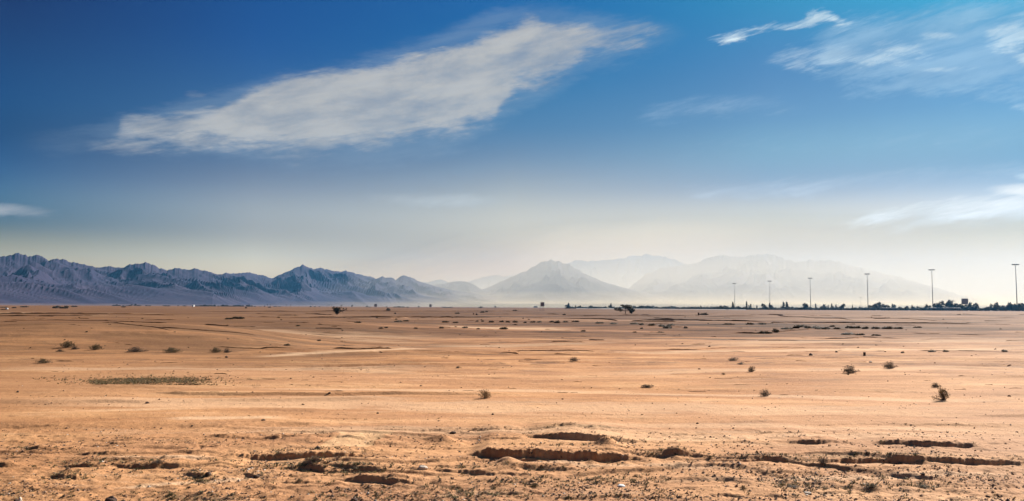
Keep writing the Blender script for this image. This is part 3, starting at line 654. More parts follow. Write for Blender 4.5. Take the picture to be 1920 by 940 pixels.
LAND = [(-50, 'the left edge'), (632, 'the fan-shaped thorn tree'), (703, 'the first small horizon board'), (808, 'the second small horizon board'), (1017, 'the legged sign board'), (1172, 'the umbrella acacia'),
        (1377, 'the shortest light mast'), (1443, 'the second light mast'), (1519, 'the third light mast'), (1626, 'the fourth light mast'), (1747, 'the fifth light mast'), (1808, 'the big hoarding'), (1904, 'the tallest light mast')]
COUNT = {}
def label_for(px, desc):
    lm = [l for l in LAND if l[0] <= px][-1][1]
    k = (desc, lm); COUNT[k] = COUNT.get(k, 0) + 1; n = COUNT[k]
    where = f'right of {lm}'
    return f'{desc}, {ORD[n - 1]} {where}'

def cloud_leaves(ells, n, size, r):
    """leaf faces spread through a set of ellipsoids (cx, cy, cz, rx, ry, rz, weight), thicker towards their skins, in clumps"""
    V, F = [], []
    ws = [e[6] for e in ells]
    clumps = []
    for _ in range(max(6, n // 14)):
        e = r.choices(ells, ws)[0]
        while True:
            p = [r.uniform(-1, 1) for _ in range(3)]
            q = sum(a * a for a in p)
            if .12 < q <= 1: break
        clumps.append((e[0] + p[0] * e[3] * .95, e[1] + p[1] * e[4], e[2] + p[2] * e[5], min(e[3], e[5]) * r.uniform(.10, .30)))
    for _ in range(n):
        c = r.choice(clumps); p = [c[i] + r.gauss(0, c[3]) for i in range(3)]
        s = size * r.uniform(.5, 1.3); u = Vector((r.gauss(0, 1), r.gauss(0, 1), r.gauss(0, 1))).normalized(); w = u.orthogonal().normalized() * s * .6; u = u * s
        b = len(V); P = Vector(p)
        V += [P - u, P + w, P + u, P - w]; F.append((b, b + 1, b + 2, b + 3))
    return np.array([tuple(v) for v in V]), np.array(F)

def far_plant(name, ells, n, size, seed, mat, trunk=None):
    """a plant seen small: trunk and crown as parts"""
    r = random.Random(seed); root = empty(name, (0, 0, 0))
    V, F = cloud_leaves(ells, int(n * 2.2), size * 1.35, r)
    mesh_np('crown', V, F, mat, smooth=False, parent=root)
    t = MB()
    for (pts, rad) in (trunk or []): t.tube(pts, rad, 5)
    if trunk: t.build('trunk', M['bark'], root)
    return root
# unit-sized prototypes: height 1, width about 1
def cone_ells(lean=0): return [(lean * z, 0, z, .34 * (1 - z) + .05, .34 * (1 - z) + .05, .12, 1 - .6 * z) for z in (.16, .28, .40, .52, .64, .76, .86, .94)]
TR = [([(0, 0, -.05), (0, 0, .35)], [.04, .02])]
def trunked(h=.3, w=.05): return [([(0, 0, -.05), (.02, 0, h)], [w, w * .6]), ([(.02, 0, h), (.2, .05, h + .3)], [w * .6, w * .2]), ([(.02, 0, h), (-.18, -.05, h + .28)], [w * .6, w * .2])]
PROT = {
 'cone': [far_plant('cypress_tree', cone_ells(l), 420, .045, 100 + i, M['dark_leaf'], TR) for i, l in enumerate((0, .10, -.06))],
 'tree': [far_plant('windbreak_tree', [(0, 0, .62, .38, .38, .30, 2), (.12 * k, .1, .78, .2, .2, .2, 1), (-.2, 0, .5, .24, .24, .2, 1), (-.05 * k, 0, .35, .35, .3, .2, 1)], 420, .05, 110 + k, M['dark_leaf'], trunked()) for k in (1, -1, 2)],
 'shrub': [far_plant('hedge_shrub', [(0, 0, .42, .55, .5, .42, 2), (.3 * k, 0, .35, .4, .4, .32, 1), (-.3, 0, .3, .35, .4, .3, 1)], 300, .075, 120 + k, M['dark_leaf'], trunked(.2, .05)) for k in (1, -1, 2)],
 'dusty': [far_plant('dusty_shrub', [(0, 0, .40, .55, .5, .38, 2), (.3 * k, 0, .35, .4, .4, .32, 1)], 280, .075, 130 + k, M['dusty_leaf'], trunked(.2, .05)) for k in (1, -1)],
 'scrub': [far_plant('scrub_bush', [(0, 0, .30, .6, .55, .34, 2), (.4 * k, 0, .25, .35, .4, .3, 1), (-.35, 0, .2, .35, .4, .25, 1)], 260, .085, 140 + k, M['dusty_leaf'], trunked(.2, .04)) for k in (1, -1)],
}
used = set()
def plant(kind, px, D, top=None, h=None, wpx=5, desc='', cat='tree', group=None, r=random):
    a, _ = ray(px, 575); X = a * D; z = hz(X, D)
    if h is None: h = max(.3, CAMZ + ray(px, top)[1] * D - z)
    k = r.randrange(len(PROT[kind])); p = PROT[kind][k]
    if (kind, k) in used: o = copy_tree(p)
    else: o = p; used.add((kind, k))
    unit = {'cone': .72, 'tree': .80, 'shrub': 1.15, 'dusty': 1.15, 'scrub': 1.3}[kind]
    w = wpx / FPX * D / unit
    o.location = (X, D, z); o.scale = (w, w * r.uniform(.8, 1.1), h); o.rotation_euler = (0, 0, r.choice((0, math.pi)) + r.uniform(-.4, .4))
    tag(o, label_for(px, desc), cat, group)
    return o

# ------------------------------------------------------------------ the road on the right, its low barrier, masts
RL = [(1080, 579.0), (1130, 579.4), (1240, 580.1), (1400, 581.0), (1500, 582.2), (1640, 584.1), (1760, 586.1), (1920, 588.5), (2080, 591.4)]
RLW = [flat(*p) for p in RL]
RLW = sorted(RLW)
def road_D(px):
    a = ray(px, 580)[0]
    lo = 150.0
    xs = [p[0] / p[1] for p in RLW]; ys = [p[1] for p in RLW]
    return float(np.interp(a, xs, ys))
def strip_mesh(name, off0, off1, z0, z1, mat, kind=None):
    n = 120; q0 = []
    xs = [p[0] / p[1] for p in RLW]
    for i in range(n):
        a = xs[0] + (xs[-1] - xs[0]) * i / (n - 1); D = float(np.interp(a, xs, [p[1] for p in RLW])); q0.append((a * D, D))
    V = []
    for i, (x, y) in enumerate(q0):
        z = hz(x, y)
        V += [(x, y + off0, -1.0), (x, y + off0, z + z0), (x, y + off1, z + z1), (x, y + off1, -1.0)]
    F = []
    for i in range(n - 1):
        for k in range(3): F.append((4 * i + k, 4 * i + 4 + k, 4 * i + 5 + k, 4 * i + 1 + k))
    return mesh_np(name, np.array(V), np.array(F), mat, smooth=False)
asph = mottled('asphalt', (.045, .044, .043), (.065, .062, .06), .5, .9)
tag(strip_mesh('road', 5.4, 14, .61, .61, asph), kind='structure')
tag(strip_mesh('road_verge', .6, 5.3, .02, .62, M['concrete']), kind='structure')

def light_mast():
    root = empty('light_mast', (0, 0, 0)); h = 21.4
    p = MB(); p.tube([(0, 0, -.3), (0, 0, 8), (0, 0, h)], [.24, .18, .10], 10); p.build('pole', M['steel'], root, True)
    b = MB(); b.tube([(0, 0, 0), (0, 0, .18)], [.55, .50], 12); b.build('base_plate', M['concrete'], root)
    ring = MB(); R_ = 1.05
    ring.tube([(R_ * math.cos(t * math.pi / 8), R_ * math.sin(t * math.pi / 8), h - .15) for t in range(17)], .09, 6, False)
    for k in range(4): ring.tube([(.1 * math.cos(k * math.pi / 2), .1 * math.sin(k * math.pi / 2), h - .15), (R_ * math.cos(k * math.pi / 2), R_ * math.sin(k * math.pi / 2), h - .15)], .06, 5)
    ro = ring.build('lamp_ring', M['lampm'], root)
    for k in range(8):
        a = k * math.pi / 4 + .2; c, s_ = math.cos(a), math.sin(a); f = MB()
        f.tube([(c * 1.05, s_ * 1.05, h - .22), (c * 1.42, s_ * 1.42, h - .42)], [.20, .30], 8); f.build('floodlight', M['lampm'], ro)
    return root
mast0 = light_mast()
mtxt = ['shortest light mast, leftmost of the row, beside a slim cypress', 'second light mast from the left with a cypress at its foot', 'third light mast from the left, behind the low hedge',
        'fourth light mast from the left, beside a bushy dark tree', 'fifth light mast from the left, beside the long pale-roofed shed', 'tallest looking light mast, near the right edge of the view']
MASTS = [(1377, 531), (1443, 526.5), (1519, 521), (1626, 513), (1747, 505), (1904, 495)]
for i, (px, top) in enumerate(MASTS):
    a, b = ray(px, top)
    D = road_D(px) + 30; z = hz(a * D, D); hh = CAMZ + b * D - z
    o = mast0 if i == 0 else copy_tree(mast0)
    o.location = (a * D, D, z); o.rotation_euler = (0, 0, i * .7); o.scale = (hh / 21.4,) * 3
    tag(o, mtxt[i], 'light mast', 'light masts behind the road')
# masts far behind
for px, top, txt in ((1614, 557.5, 'faint small light mast just left of the fourth large mast'), (1890, 566, 'faint small light mast just left of the tallest mast')):
    D = 2300.0; a, b = ray(px, top); o = copy_tree(mast0); hh = CAMZ + b * D
    o.location = (a * D, D, 0); o.scale = (hh / 21.4,) * 3; tag(o, txt, 'light mast', 'light masts far behind')

# ------------------------------------------------------------------ windbreak trees
TREES = [(1064, 572, 6, 'tree'), (1066, 568.5, 6, 'cone'), (1071, 574, 5, 'shrub'), (1079, 573, 4, 'cone'), (1085, 574.2, 6, 'shrub'), (1087.5, 572.6, 3, 'tree'), (1092, 574.8, 7, 'shrub'), (1109, 573, 7, 'tree'), (1118, 574.7, 7, 'shrub'), (1125, 574.3, 6, 'shrub'),
 (1134, 574.5, 5, 'tree'), (1144, 573, 6, 'tree'), (1146, 568.8, 5, 'cone'), (1151, 574, 3, 'cone'), (1190, 573.5, 6, 'tree'), (1200, 573, 9, 'tree'), (1208, 573.5, 8, 'tree'), (1216, 573, 8, 'tree'), (1223, 573.2, 7, 'tree'), (1232, 574.5, 5, 'tree'), (1243, 575.5, 6, 'shrub'),
 (1250, 574.8, 8, 'tree'), (1257, 573.8, 9, 'tree'), (1264, 574.5, 6, 'tree'), (1272, 575.8, 5, 'shrub'), (1283, 575.8, 4, 'tree'), (1290, 575.8, 5, 'shrub'), (1298, 575.3, 6, 'tree'), (1308, 575.2, 6, 'tree'), (1314.5, 573, 4, 'cone'), (1318, 575.5, 6, 'shrub'), (1327, 575, 5, 'tree'),
 (1337, 575.3, 8, 'tree'), (1345, 574.8, 8, 'tree'), (1351, 573, 4, 'tree'), (1354, 575, 7, 'tree'), (1361, 573.2, 7, 'tree'), (1373.5, 566.5, 6, 'cone'), (1371, 575, 5, 'shrub'), (1383, 574.2, 7, 'tree'), (1399.5, 565.3, 5, 'cone'), (1397, 575, 6, 'shrub'), (1404, 572.2, 4, 'cone'), (1408, 569.8, 4, 'cone'),
 (1419.5, 572.8, 4, 'cone'), (1431.5, 569.3, 6, 'tree'), (1437, 574.4, 5, 'tree'), (1443.5, 568, 5, 'cone'), (1447, 571.5, 4, 'tree'), (1452, 575.5, 9, 'shrub'), (1470, 565.8, 6, 'cone'), (1474.5, 566.5, 8, 'cone'), (1467, 574.5, 8, 'shrub'), (1480, 575, 7, 'shrub'), (1486, 575, 4, 'tree'), (1493, 576, 7, 'shrub'), (1502, 576, 6, 'shrub'),
 (1508, 568.3, 6, 'tree'), (1511.5, 569.8, 6, 'tree'), (1518, 574.5, 5, 'shrub'), (1529, 569.2, 4, 'cone'), (1528, 576, 12, 'shrub'), (1540, 574.2, 5, 'tree'), (1546.5, 570.4, 6, 'tree'), (1553, 572, 4, 'cone'), (1559.5, 569.3, 4, 'cone'), (1562, 574, 5, 'tree'), (1567, 570.6, 4, 'cone'), (1575.5, 574, 5, 'tree'), (1580.5, 569.8, 5, 'tree'),
 (1590, 578, 5, 'shrub'), (1598, 572, 3, 'cone'), (1606, 576, 8, 'shrub'), (1611, 574.6, 3, 'cone'), (1615, 576, 6, 'shrub'), (1622, 576.5, 7, 'shrub'), (1634, 572.5, 8, 'tree'), (1640, 570, 8, 'tree'), (1646, 567, 8, 'tree'), (1651, 572.5, 6, 'tree'), (1657, 569.6, 5, 'tree'), (1664, 571.4, 6, 'tree'), (1674, 569.2, 5, 'cone'), (1677.5, 571, 4, 'tree'), (1688, 575.2, 5, 'tree'),
 (1698, 576, 5, 'tree'), (1701.5, 573.5, 5, 'tree'), (1710, 571.8, 4, 'cone'), (1712, 575, 6, 'tree'), (1722, 574.6, 5, 'tree'), (1729, 576, 8, 'shrub'), (1736.5, 570.5, 5, 'tree'), (1743, 572.8, 5, 'tree'), (1752, 569, 6, 'tree'), (1758, 568.6, 5, 'tree'), (1765, 564.5, 8, 'tree'), (1772, 574, 8, 'tree'), (1785, 562.8, 14, 'tree'), (1781, 568, 10, 'tree'), (1795, 569.3, 9, 'tree'), (1801, 570, 7, 'tree'),
 (1810, 571.5, 11, 'tree'), (1821, 567, 7, 'tree'), (1829, 568.5, 8, 'tree'), (1838, 577, 9, 'shrub'), (1848, 576.8, 9, 'shrub'), (1853, 575, 7, 'tree'), (1859, 569.8, 5, 'tree'), (1868, 566.8, 6, 'tree'), (1875, 572, 8, 'tree'), (1883, 572.5, 8, 'tree'), (1892, 567, 7, 'tree'), (1899, 569.8, 10, 'tree'), (1908, 569, 9, 'tree'), (1917, 568.5, 8, 'tree'), (1925, 569, 9, 'tree')]
r = random.Random(3)
DESC = {'cone': 'slim pointed dark evergreen in the windbreak row', 'tree': 'ragged dark tree in the windbreak row', 'shrub': 'low rounded dark shrub in the windbreak row'}
CATS = {'cone': 'tree', 'tree': 'tree', 'shrub': 'shrub'}
for px, top, w, k in sorted(TREES):
    plant(k, px, road_D(max(px, 1085)) + r.uniform(22, 34), top=top + .3, wpx=w * 1.45, desc=DESC[k], cat=CATS[k], group='windbreak trees and shrubs behind the road', r=r)
px = 1062.0
while px < 1925:
    t = 576.4 - .9 * (px < 1400) + r.uniform(-.9, 1.2) - (1.5 if px > 1850 else 0)
    plant('shrub' if r.random() < .8 else 'dusty', px, road_D(max(px, 1085)) + r.uniform(15, 21), top=t, wpx=r.uniform(8, 12), desc='low hedge bush under the windbreak', cat='bush', group='hedge bushes behind the road', r=r)
    px += r.uniform(5.0, 7.2)

# ------------------------------------------------------------------ far left line of trees, palms and bushes
LEFT = [(213, 571.8, 7), (219, 570.8, 5), (224, 572.2, 5), (231, 572.5, 4), (236, 573, 5), (243.5, 571.8, 5), (247, 570.4, 3), (252, 571.5, 3), (254.5, 569.8, 3), (261, 572, 7), (274.5, 572.3, 4), (281, 572.5, 4), (309, 572.4, 7), (316, 573, 6), (334, 572.8, 3), (346, 573, 6), (370, 572.5, 5),
 (378, 572, 7), (384, 571.3, 8), (391, 571.8, 7), (397, 572.2, 5), (402, 571.2, 5), (409, 572.8, 5), (418, 571.6, 8), (426, 571.7, 8), (434, 573, 7), (441, 572, 8), (448, 571.3, 8), (455, 572.6, 6), (463, 572, 6), (467, 571.6, 5), (472, 572.6, 4), (478, 574, 4), (489, 574.4, 4), (496, 573.5, 3), (516, 574, 6), (524, 574.2, 5), (582, 574, 4), (590, 574.6, 4), (599, 574.5, 3), (660, 572.5, 2.6), (688, 573.5, 3), (693, 575, 5),
 (725, 574.6, 3), (740, 574.8, 5), (748, 574.3, 8), (756, 574.6, 7), (764, 575.2, 6), (785, 574, 3), (833, 575, 9), (845, 575.2, 7), (902, 574.6, 6), (929, 573.7, 3)]
for px, top, w in LEFT:
    plant('shrub' if w > 3 else 'tree', px, 1900 + r.uniform(-50, 50), top=top, wpx=w, desc='tiny dark bush on the left horizon' if w > 3 else 'tiny thin tree on the left horizon', cat='bush' if w > 3 else 'tree', group='bushes and trees of the far left line', r=r)
for px, w, base, h in ((46, 14, 576.5, 2.6), (103, 9, 578.4, 4.5), (108, 11, 575.8, 2.6), (118, 15, 578.8, 4), (124, 8, 577, 4), (139, 11, 575.8, 2.6), (8, 12, 577.2, 2.2), (6, 8, 581.2, 2), (27, 8, 578, 2.4), (232, 8, 576.6, 2.4), (461, 4, 578.5, 3), (505, 6, 577, 2)):
    D = flat(px, base)[1]
    plant('scrub', px, D, h=h / FPX * D * 1.3, wpx=w, desc='flat dark thorn bush on the far left plain', cat='bush', group='thorn bushes on the far left plain', r=r)

def palm():
    root = empty('palm_tree', (0, 0, 0)); t = MB(); t.tube([(0, 0, -.2), (.08, 0, 2), (0, 0, 4)], [.16, .12, .10], 6); t.build('trunk', M['bark'], root)
    f = MB(); rr = random.Random(2)
    for k in range(16):
        a = k * 2.399; up = rr.uniform(.1, .9); pts = [Vector((0, 0, 4)) + Vector((math.cos(a) * s * 1.2, math.sin(a) * s * 1.2, up * s * 1.1 - s * s * .9)) for s in (0, .35, .7, 1.0, 1.25)]
        sd_ = Vector((-math.sin(a), math.cos(a), 0)) * .17
        for j in range(4): w0 = (.4, 1, 1, .7, .1)[j]; w1 = (.4, 1, 1, .7, .1)[j + 1]; f.add([pts[j] - sd_ * w0, pts[j] + sd_ * w0, pts[j + 1] + sd_ * w1, pts[j + 1] - sd_ * w1], [(0, 1, 2, 3)])
    f.build('fronds', M['dark_leaf'], root); return root
P0 = palm(); first = True
for px, top in ((501.5, 569.6), (506.5, 570.4), (537, 571), (545, 571), (560.5, 573), (613, 571.2), (617, 570.8), (622, 571.3), (641, 571.3), (660.5, 571.5)):
    o = P0 if first else copy_tree(P0); first = False
    D = 1880.0; a, b = ray(px, top); h = CAMZ + b * D - hz(a * D, D)
    o.location = (a * D, D, hz(a * D, D)); o.scale = (h / 4.6,) * 3; tag(o, label_for(px, 'tiny palm standing on the far left horizon'), 'palm', 'palms on the far left horizon')

# ------------------------------------------------------------------ thorn tree and umbrella acacia
def limb(mb, a, b, r0, r1, rr, n=5, wob=.12):
    a, b = Vector(a), Vector(b); L = (b - a).length
    pts = [a.lerp(b, i / n) + (Vector((rr.gauss(0, 1), rr.gauss(0, 1), rr.gauss(0, .6))) * wob * L * .25 if 0 < i < n else Vector()) for i in range(n + 1)]
    mb.tube(pts, [r0 + (r1 - r0) * i / n for i in range(n + 1)], 5); return pts
def thorn_tree():
    rr = random.Random(21); X, Y, Z = hit(632, 590); root = empty('thorn_tree', (X, Y, Z)); k = Y / FPX
    t = MB(); ends = []
    for i in range(16):
        a = rr.uniform(-.62, .60); L = rr.uniform(9, 17) * k; d = Vector((math.sin(a) * L * 1.0, rr.uniform(-.35, .35) * L, math.cos(a) * L))
        p = limb(t, (rr.uniform(-.1, .1), 0, -.1), d, .06, .015, rr); ends += p[2:]
    for s in ((16, 10.5), (19, 11), (13, 10), (9, 6), (-7, 11)):
        p = limb(t, (0, 0, .3), (s[0] * k, rr.uniform(-.3, .3), s[1] * k), .05, .012, rr); ends += p[3:]
    t.build('trunk', M['bark'], root)
    V, F = cloud_leaves([(e.x, e.y, e.z, .42, .42, .36, 1) for e in ends] + [(0, 0, 6 * k, 3.5 * k, 3 * k, 5 * k, 26), (1 * k, 0, 9.5 * k, 5.5 * k, 4 * k, 4.0 * k, 22), (0, 0, 3.5 * k, 2 * k, 2 * k, 3 * k, 10), (6 * k, 0, 7 * k, 3 * k, 2 * k, 1.2 * k, 5), (13 * k, 0, 11.5 * k, 6 * k, 3 * k, 1 * k, 3)], 3400, .09, rr)
    mesh_np('crown', V, F, M['acacia'], False, root)
    tag(root, 'dark fan-shaped thorn tree standing alone on the plain', 'tree')
thorn_tree()
def acacia():
    rr = random.Random(31); X, Y, Z = hit(1172.5, 588.4); root = empty('acacia_tree', (X, Y, Z)); k = Y / FPX
    t = MB(); limb(t, (0, 0, -.2), (.2 * k, 0, 5 * k), .16, .12, rr, 3, .05)
    for q in ((-12, 9, .08), (-18, 8, .06), (-6, 13, .07), (0, 15, .08), (7, 14, .07), (12, 9, .08), (15, 6, .06), (-9, 6, .05)):
        limb(t, (.2 * k, 0, 4.8 * k), (q[0] * k, rr.uniform(-5, 5) * k, q[1] * k), q[2], .02, rr)
    t.build('trunk', M['bark'], root)
    E = [(-15, 0, 8.5, 6, 5, 2.6, 3), (-9, 2, 7.0, 5, 4, 2.4, 3), (-3, 0, 14.2, 6, 5, 2.2, 3), (5, 0, 13.2, 8, 6, 3.2, 5), (-6, 0, 15.6, 3.5, 3, 1.3, 1.5), (8, -2, 8.5, 4.6, 4, 4.2, 5), (13, 0, 6.5, 5, 4, 3.4, 4), (11, 0, 3.2, 3, 3, 3, 2.2), (1, 0, 10, 4, 4, 2, 1.2)]
    V, F = cloud_leaves([(a * k, b * k, c * k, d * k, e * k, f * k, g_) for a, b, c, d, e, f, g_ in E], 6500, .13, rr)
    mesh_np('crown', V, F, M['acacia'], False, root)
    tag(root, 'umbrella acacia with drooping side clumps on the plain before the windbreak', 'tree')
acacia()

# ------------------------------------------------------------------ boards, hoarding, sheds, tank, drum
def board(name, px0, px1, top, bot, foot, D, legs, label, cat, posts_extra=()):
    a0, _ = ray(px0, top); a1, _ = ray(px1, top); xc = (a0 + a1) / 2 * D; w = (a1 - a0) * D / 2
    zt = CAMZ + ray(px0, top)[1] * D; zb = CAMZ + ray(px0, bot)[1] * D; z0 = hz(xc, D)
    root = empty(name, (xc, D, z0)); zt -= z0; zb -= z0
    b = MB(); b.box(-w, w, -.05, .05, zb, zt); b.build('panel', M['board'], root)
    f = MB(); e = .07
    f.box(-w - e, w + e, -.09, .09, zt, zt + e * 1.5); f.box(-w - e, w + e, -.09, .09, zb - e, zb); f.box(-w - e, -w, -.09, .09, zb, zt); f.box(w, w + e, -.09, .09, zb, zt); f.build('frame', M['lampm'], root)
    for l in legs:
        p = MB(); p.box(l * w - .06, l * w + .06, .095, .215, -.4, zt - .1); p.build('leg', M['lampm'], root)
    for l in posts_extra:
        p = MB(); p.tube([(l, .3, -.3), (l, .3, zb + .4)], .06, 5); p.build('leg', M['lampm'], root)
    tag(root, label, cat)
Dh = flat(1017, 584)[1]
board('sign_board', 1013.6, 1020.4, 567.2, 574.6, 584, Dh, (-.8, 0, .8), 'dark square sign board on tall legs near the middle of the horizon', 'sign', (-1.5,))
board('sign_board', 702.0, 706.6, 570.3, 575.2, 577, 1200.0, (-.5, .5), 'small squarish board on the horizon right of the thorn tree', 'sign')
board('sign_board', 805.0, 809.2, 571.0, 575.6, 577, 1200.0, (-.5, .5), 'small squarish board on the horizon, farther right of the thorn tree', 'sign')
board('hoarding', 1802.6, 1815, 560.2, 571.0, 586, road_D(1808) + 12.5, (-.62, .62), 'large grey-brown hoarding on legs above the hedge, right of the long shed', 'hoarding')

def shed(px0, px1, top, D, label):
    a0 = ray(px0, top)[0]; a1 = ray(px1, top)[0]; w = (a1 - a0) * D / 2; xc = (a0 + a1) / 2 * D; z0 = hz(xc, D); h = CAMZ + ray(px0, top)[1] * D - z0
    root = empty('shed', (xc, D, z0))
    b = MB(); b.box(-w + .3, w - .3, 0, 5, -.3, h - .34); b.build('wall', M['wall'], root)
    rf = MB(); rf.add([(-w, -.5, h - .34), (w, -.5, h - .34), (w, 5.5, h - .1), (-w, 5.5, h - .1), (-w, -.5, h - .14), (w, -.5, h - .14), (w, 5.5, h + .12), (-w, 5.5, h + .12)],
                      [(0, 3, 2, 1), (4, 5, 6, 7), (0, 1, 5, 4), (1, 2, 6, 5), (2, 3, 7, 6), (3, 0, 4, 7)]); rf.build('roof', M['roof'], root)
    n = max(2, int(w / 1.7))
    for i in range(n):
        x = -w + .9 + (2 * w - 1.8) * (i + .5) / n; d = MB(); d.box(x - .55, x + .55, -.05, .05, 0, (h - .5) * .8); d.build('door', M['door'], root)
    tag(root, label, 'shed', 'long sheds behind the road')
shed(1655, 1682, 577.4, road_D(1668) + 13.5, 'short pale-roofed shed among trees, between the fourth and fifth masts')
shed(1744, 1802, 577.2, road_D(1770) + 13.5, 'long pale-roofed shed between the fifth mast and the hoarding')

def small_tank():
    X, Y, Z = hit(12.5, 581); root = empty('water_tank', (X, Y, Z)); k = Y / FPX
    b = MB(); b.tube([(-2.4 * k, 0, 1.3 * k + .12), (-2.1 * k, 0, 1.3 * k + .12), (2.1 * k, 0, 1.3 * k + .12), (2.4 * k, 0, 1.3 * k + .12)], [1.0 * k, 1.35 * k, 1.35 * k, 1.0 * k], 14); b.build('tank', M['white'], root, True)
    for s in (-1, 1): c = MB(); c.box(s * 1.3 * k - .1, s * 1.3 * k + .1, -.25, .25, -.1, .3); c.build('cradle', M['darkstone'], root)
    c = MB(); c.tube([(0, 0, 2.6 * k), (0, 0, 2.6 * k + .18)], .12, 8); c.build('lid', M['white'], root)
    tag(root, 'small white tank among dark bushes at the far left edge', 'tank')
small_tank()
def hut():
    D = 1500.0; a, b = ray(361.5, 571.8); X = a * D; z = hz(X, D); root = empty('hut', (X, D, z)); h = CAMZ + b * D - z
    m = MB(); m.box(-1.8, 1.8, 0, 3.2, -.3, h - .25); m.build('wall', M['white'], root)
    m = MB(); m.box(-2.0, 2.0, -.15, 3.35, h - .25, h); m.build('roof', M['white'], root)
    m = MB(); m.box(-.35, .35, -.05, .04, 0, min(1.5, h - .4)); m.build('door', M['door'], root)
    tag(root, 'tiny white hut in the far line of bushes on the left', 'hut')
hut()
def drum(px, base, wpx, hpx, label):
    X, Y, Z = hit(px, base); k = Y / FPX; w = wpx * k / 2; h = hpx * k; root = empty('drum', (X, Y, Z))
    m = MB(); m.tube([(0, 0, -.02), (0, 0, h)], w, 16); m.build('barrel', M['darkstone'], root)
    m = MB()
    for f in (.02, .34, .67, .98): m.tube([(0, 0, h * f - h * .02), (0, 0, h * f + h * .02)], w * 1.06, 16)
    m.build('hoops', M['lampm'], root); tag(root, label, 'drum')
drum(1310, 591.5, 3.2, 5, 'dark upright drum on the plain before the windbreak')
drum(1621, 667.5, 4.4, 6.6, 'small dark upright drum standing on the pale sand, left of the shrubs')

# ------------------------------------------------------------------ dry shrubs near the viewer
def dry_shrub(seed, tw, lf, leaf_n=1500, dens=1.0, lean=0.0):
    """unit shrub: radius about .5, height about .7"""
    rr = random.Random(seed); root = empty('dry_shrub', (0, 0, 0)); t = MB(); tips = []
    for i in range(46):
        a = rr.uniform(0, 2 * math.pi); e = rr.uniform(.15, 1.45); L = rr.uniform(.40, .66)
        d = Vector((math.cos(a) * math.cos(e) + lean, math.sin(a) * math.cos(e), math.sin(e) * 1.12)) * L
        p = limb(t, (rr.uniform(-.07, .07), rr.uniform(-.07, .07), -.02), d, .009, .004, rr, 4, .25)
        for _ in range(3):
            s = p[rr.choice((2, 3))]; q = s + Vector((rr.gauss(0, .12), rr.gauss(0, .12), rr.uniform(.02, .16)))
            t.tube([s, q], [.005, .003], 3); tips.append(q)
        tips += p[2:]
    t.build('stems', M[tw], root)
    V, F = cloud_leaves([(q.x, q.y, q.z, .09, .09, .08, 1) for q in tips] + [(lean * .2, 0, .18, .34, .34, .18, 30 * dens), (lean * .3, 0, .36, .26, .26, .2, 16 * dens)], leaf_n, .022, rr)
    V[:, 2] = np.maximum(V[:, 2], .004)
    mesh_np('foliage', V, F, M[lf], False, root)
    return root
SH = {'dark': [dry_shrub(1, 'twig_dark', 'leaf_grey', 2600), dry_shrub(2, 'twig_dark', 'leaf_grey', 2400, lean=.15)],
      'tan': [dry_shrub(3, 'twig_tan', 'leaf_tan', 1300), dry_shrub(4, 'twig_dark', 'leaf_tan', 1500, lean=-.15)],
      'olive': [dry_shrub(5, 'twig_dark', 'leaf_olive', 2000), dry_shrub(6, 'twig_dark', 'leaf_olive', 2200, lean=.2)]}
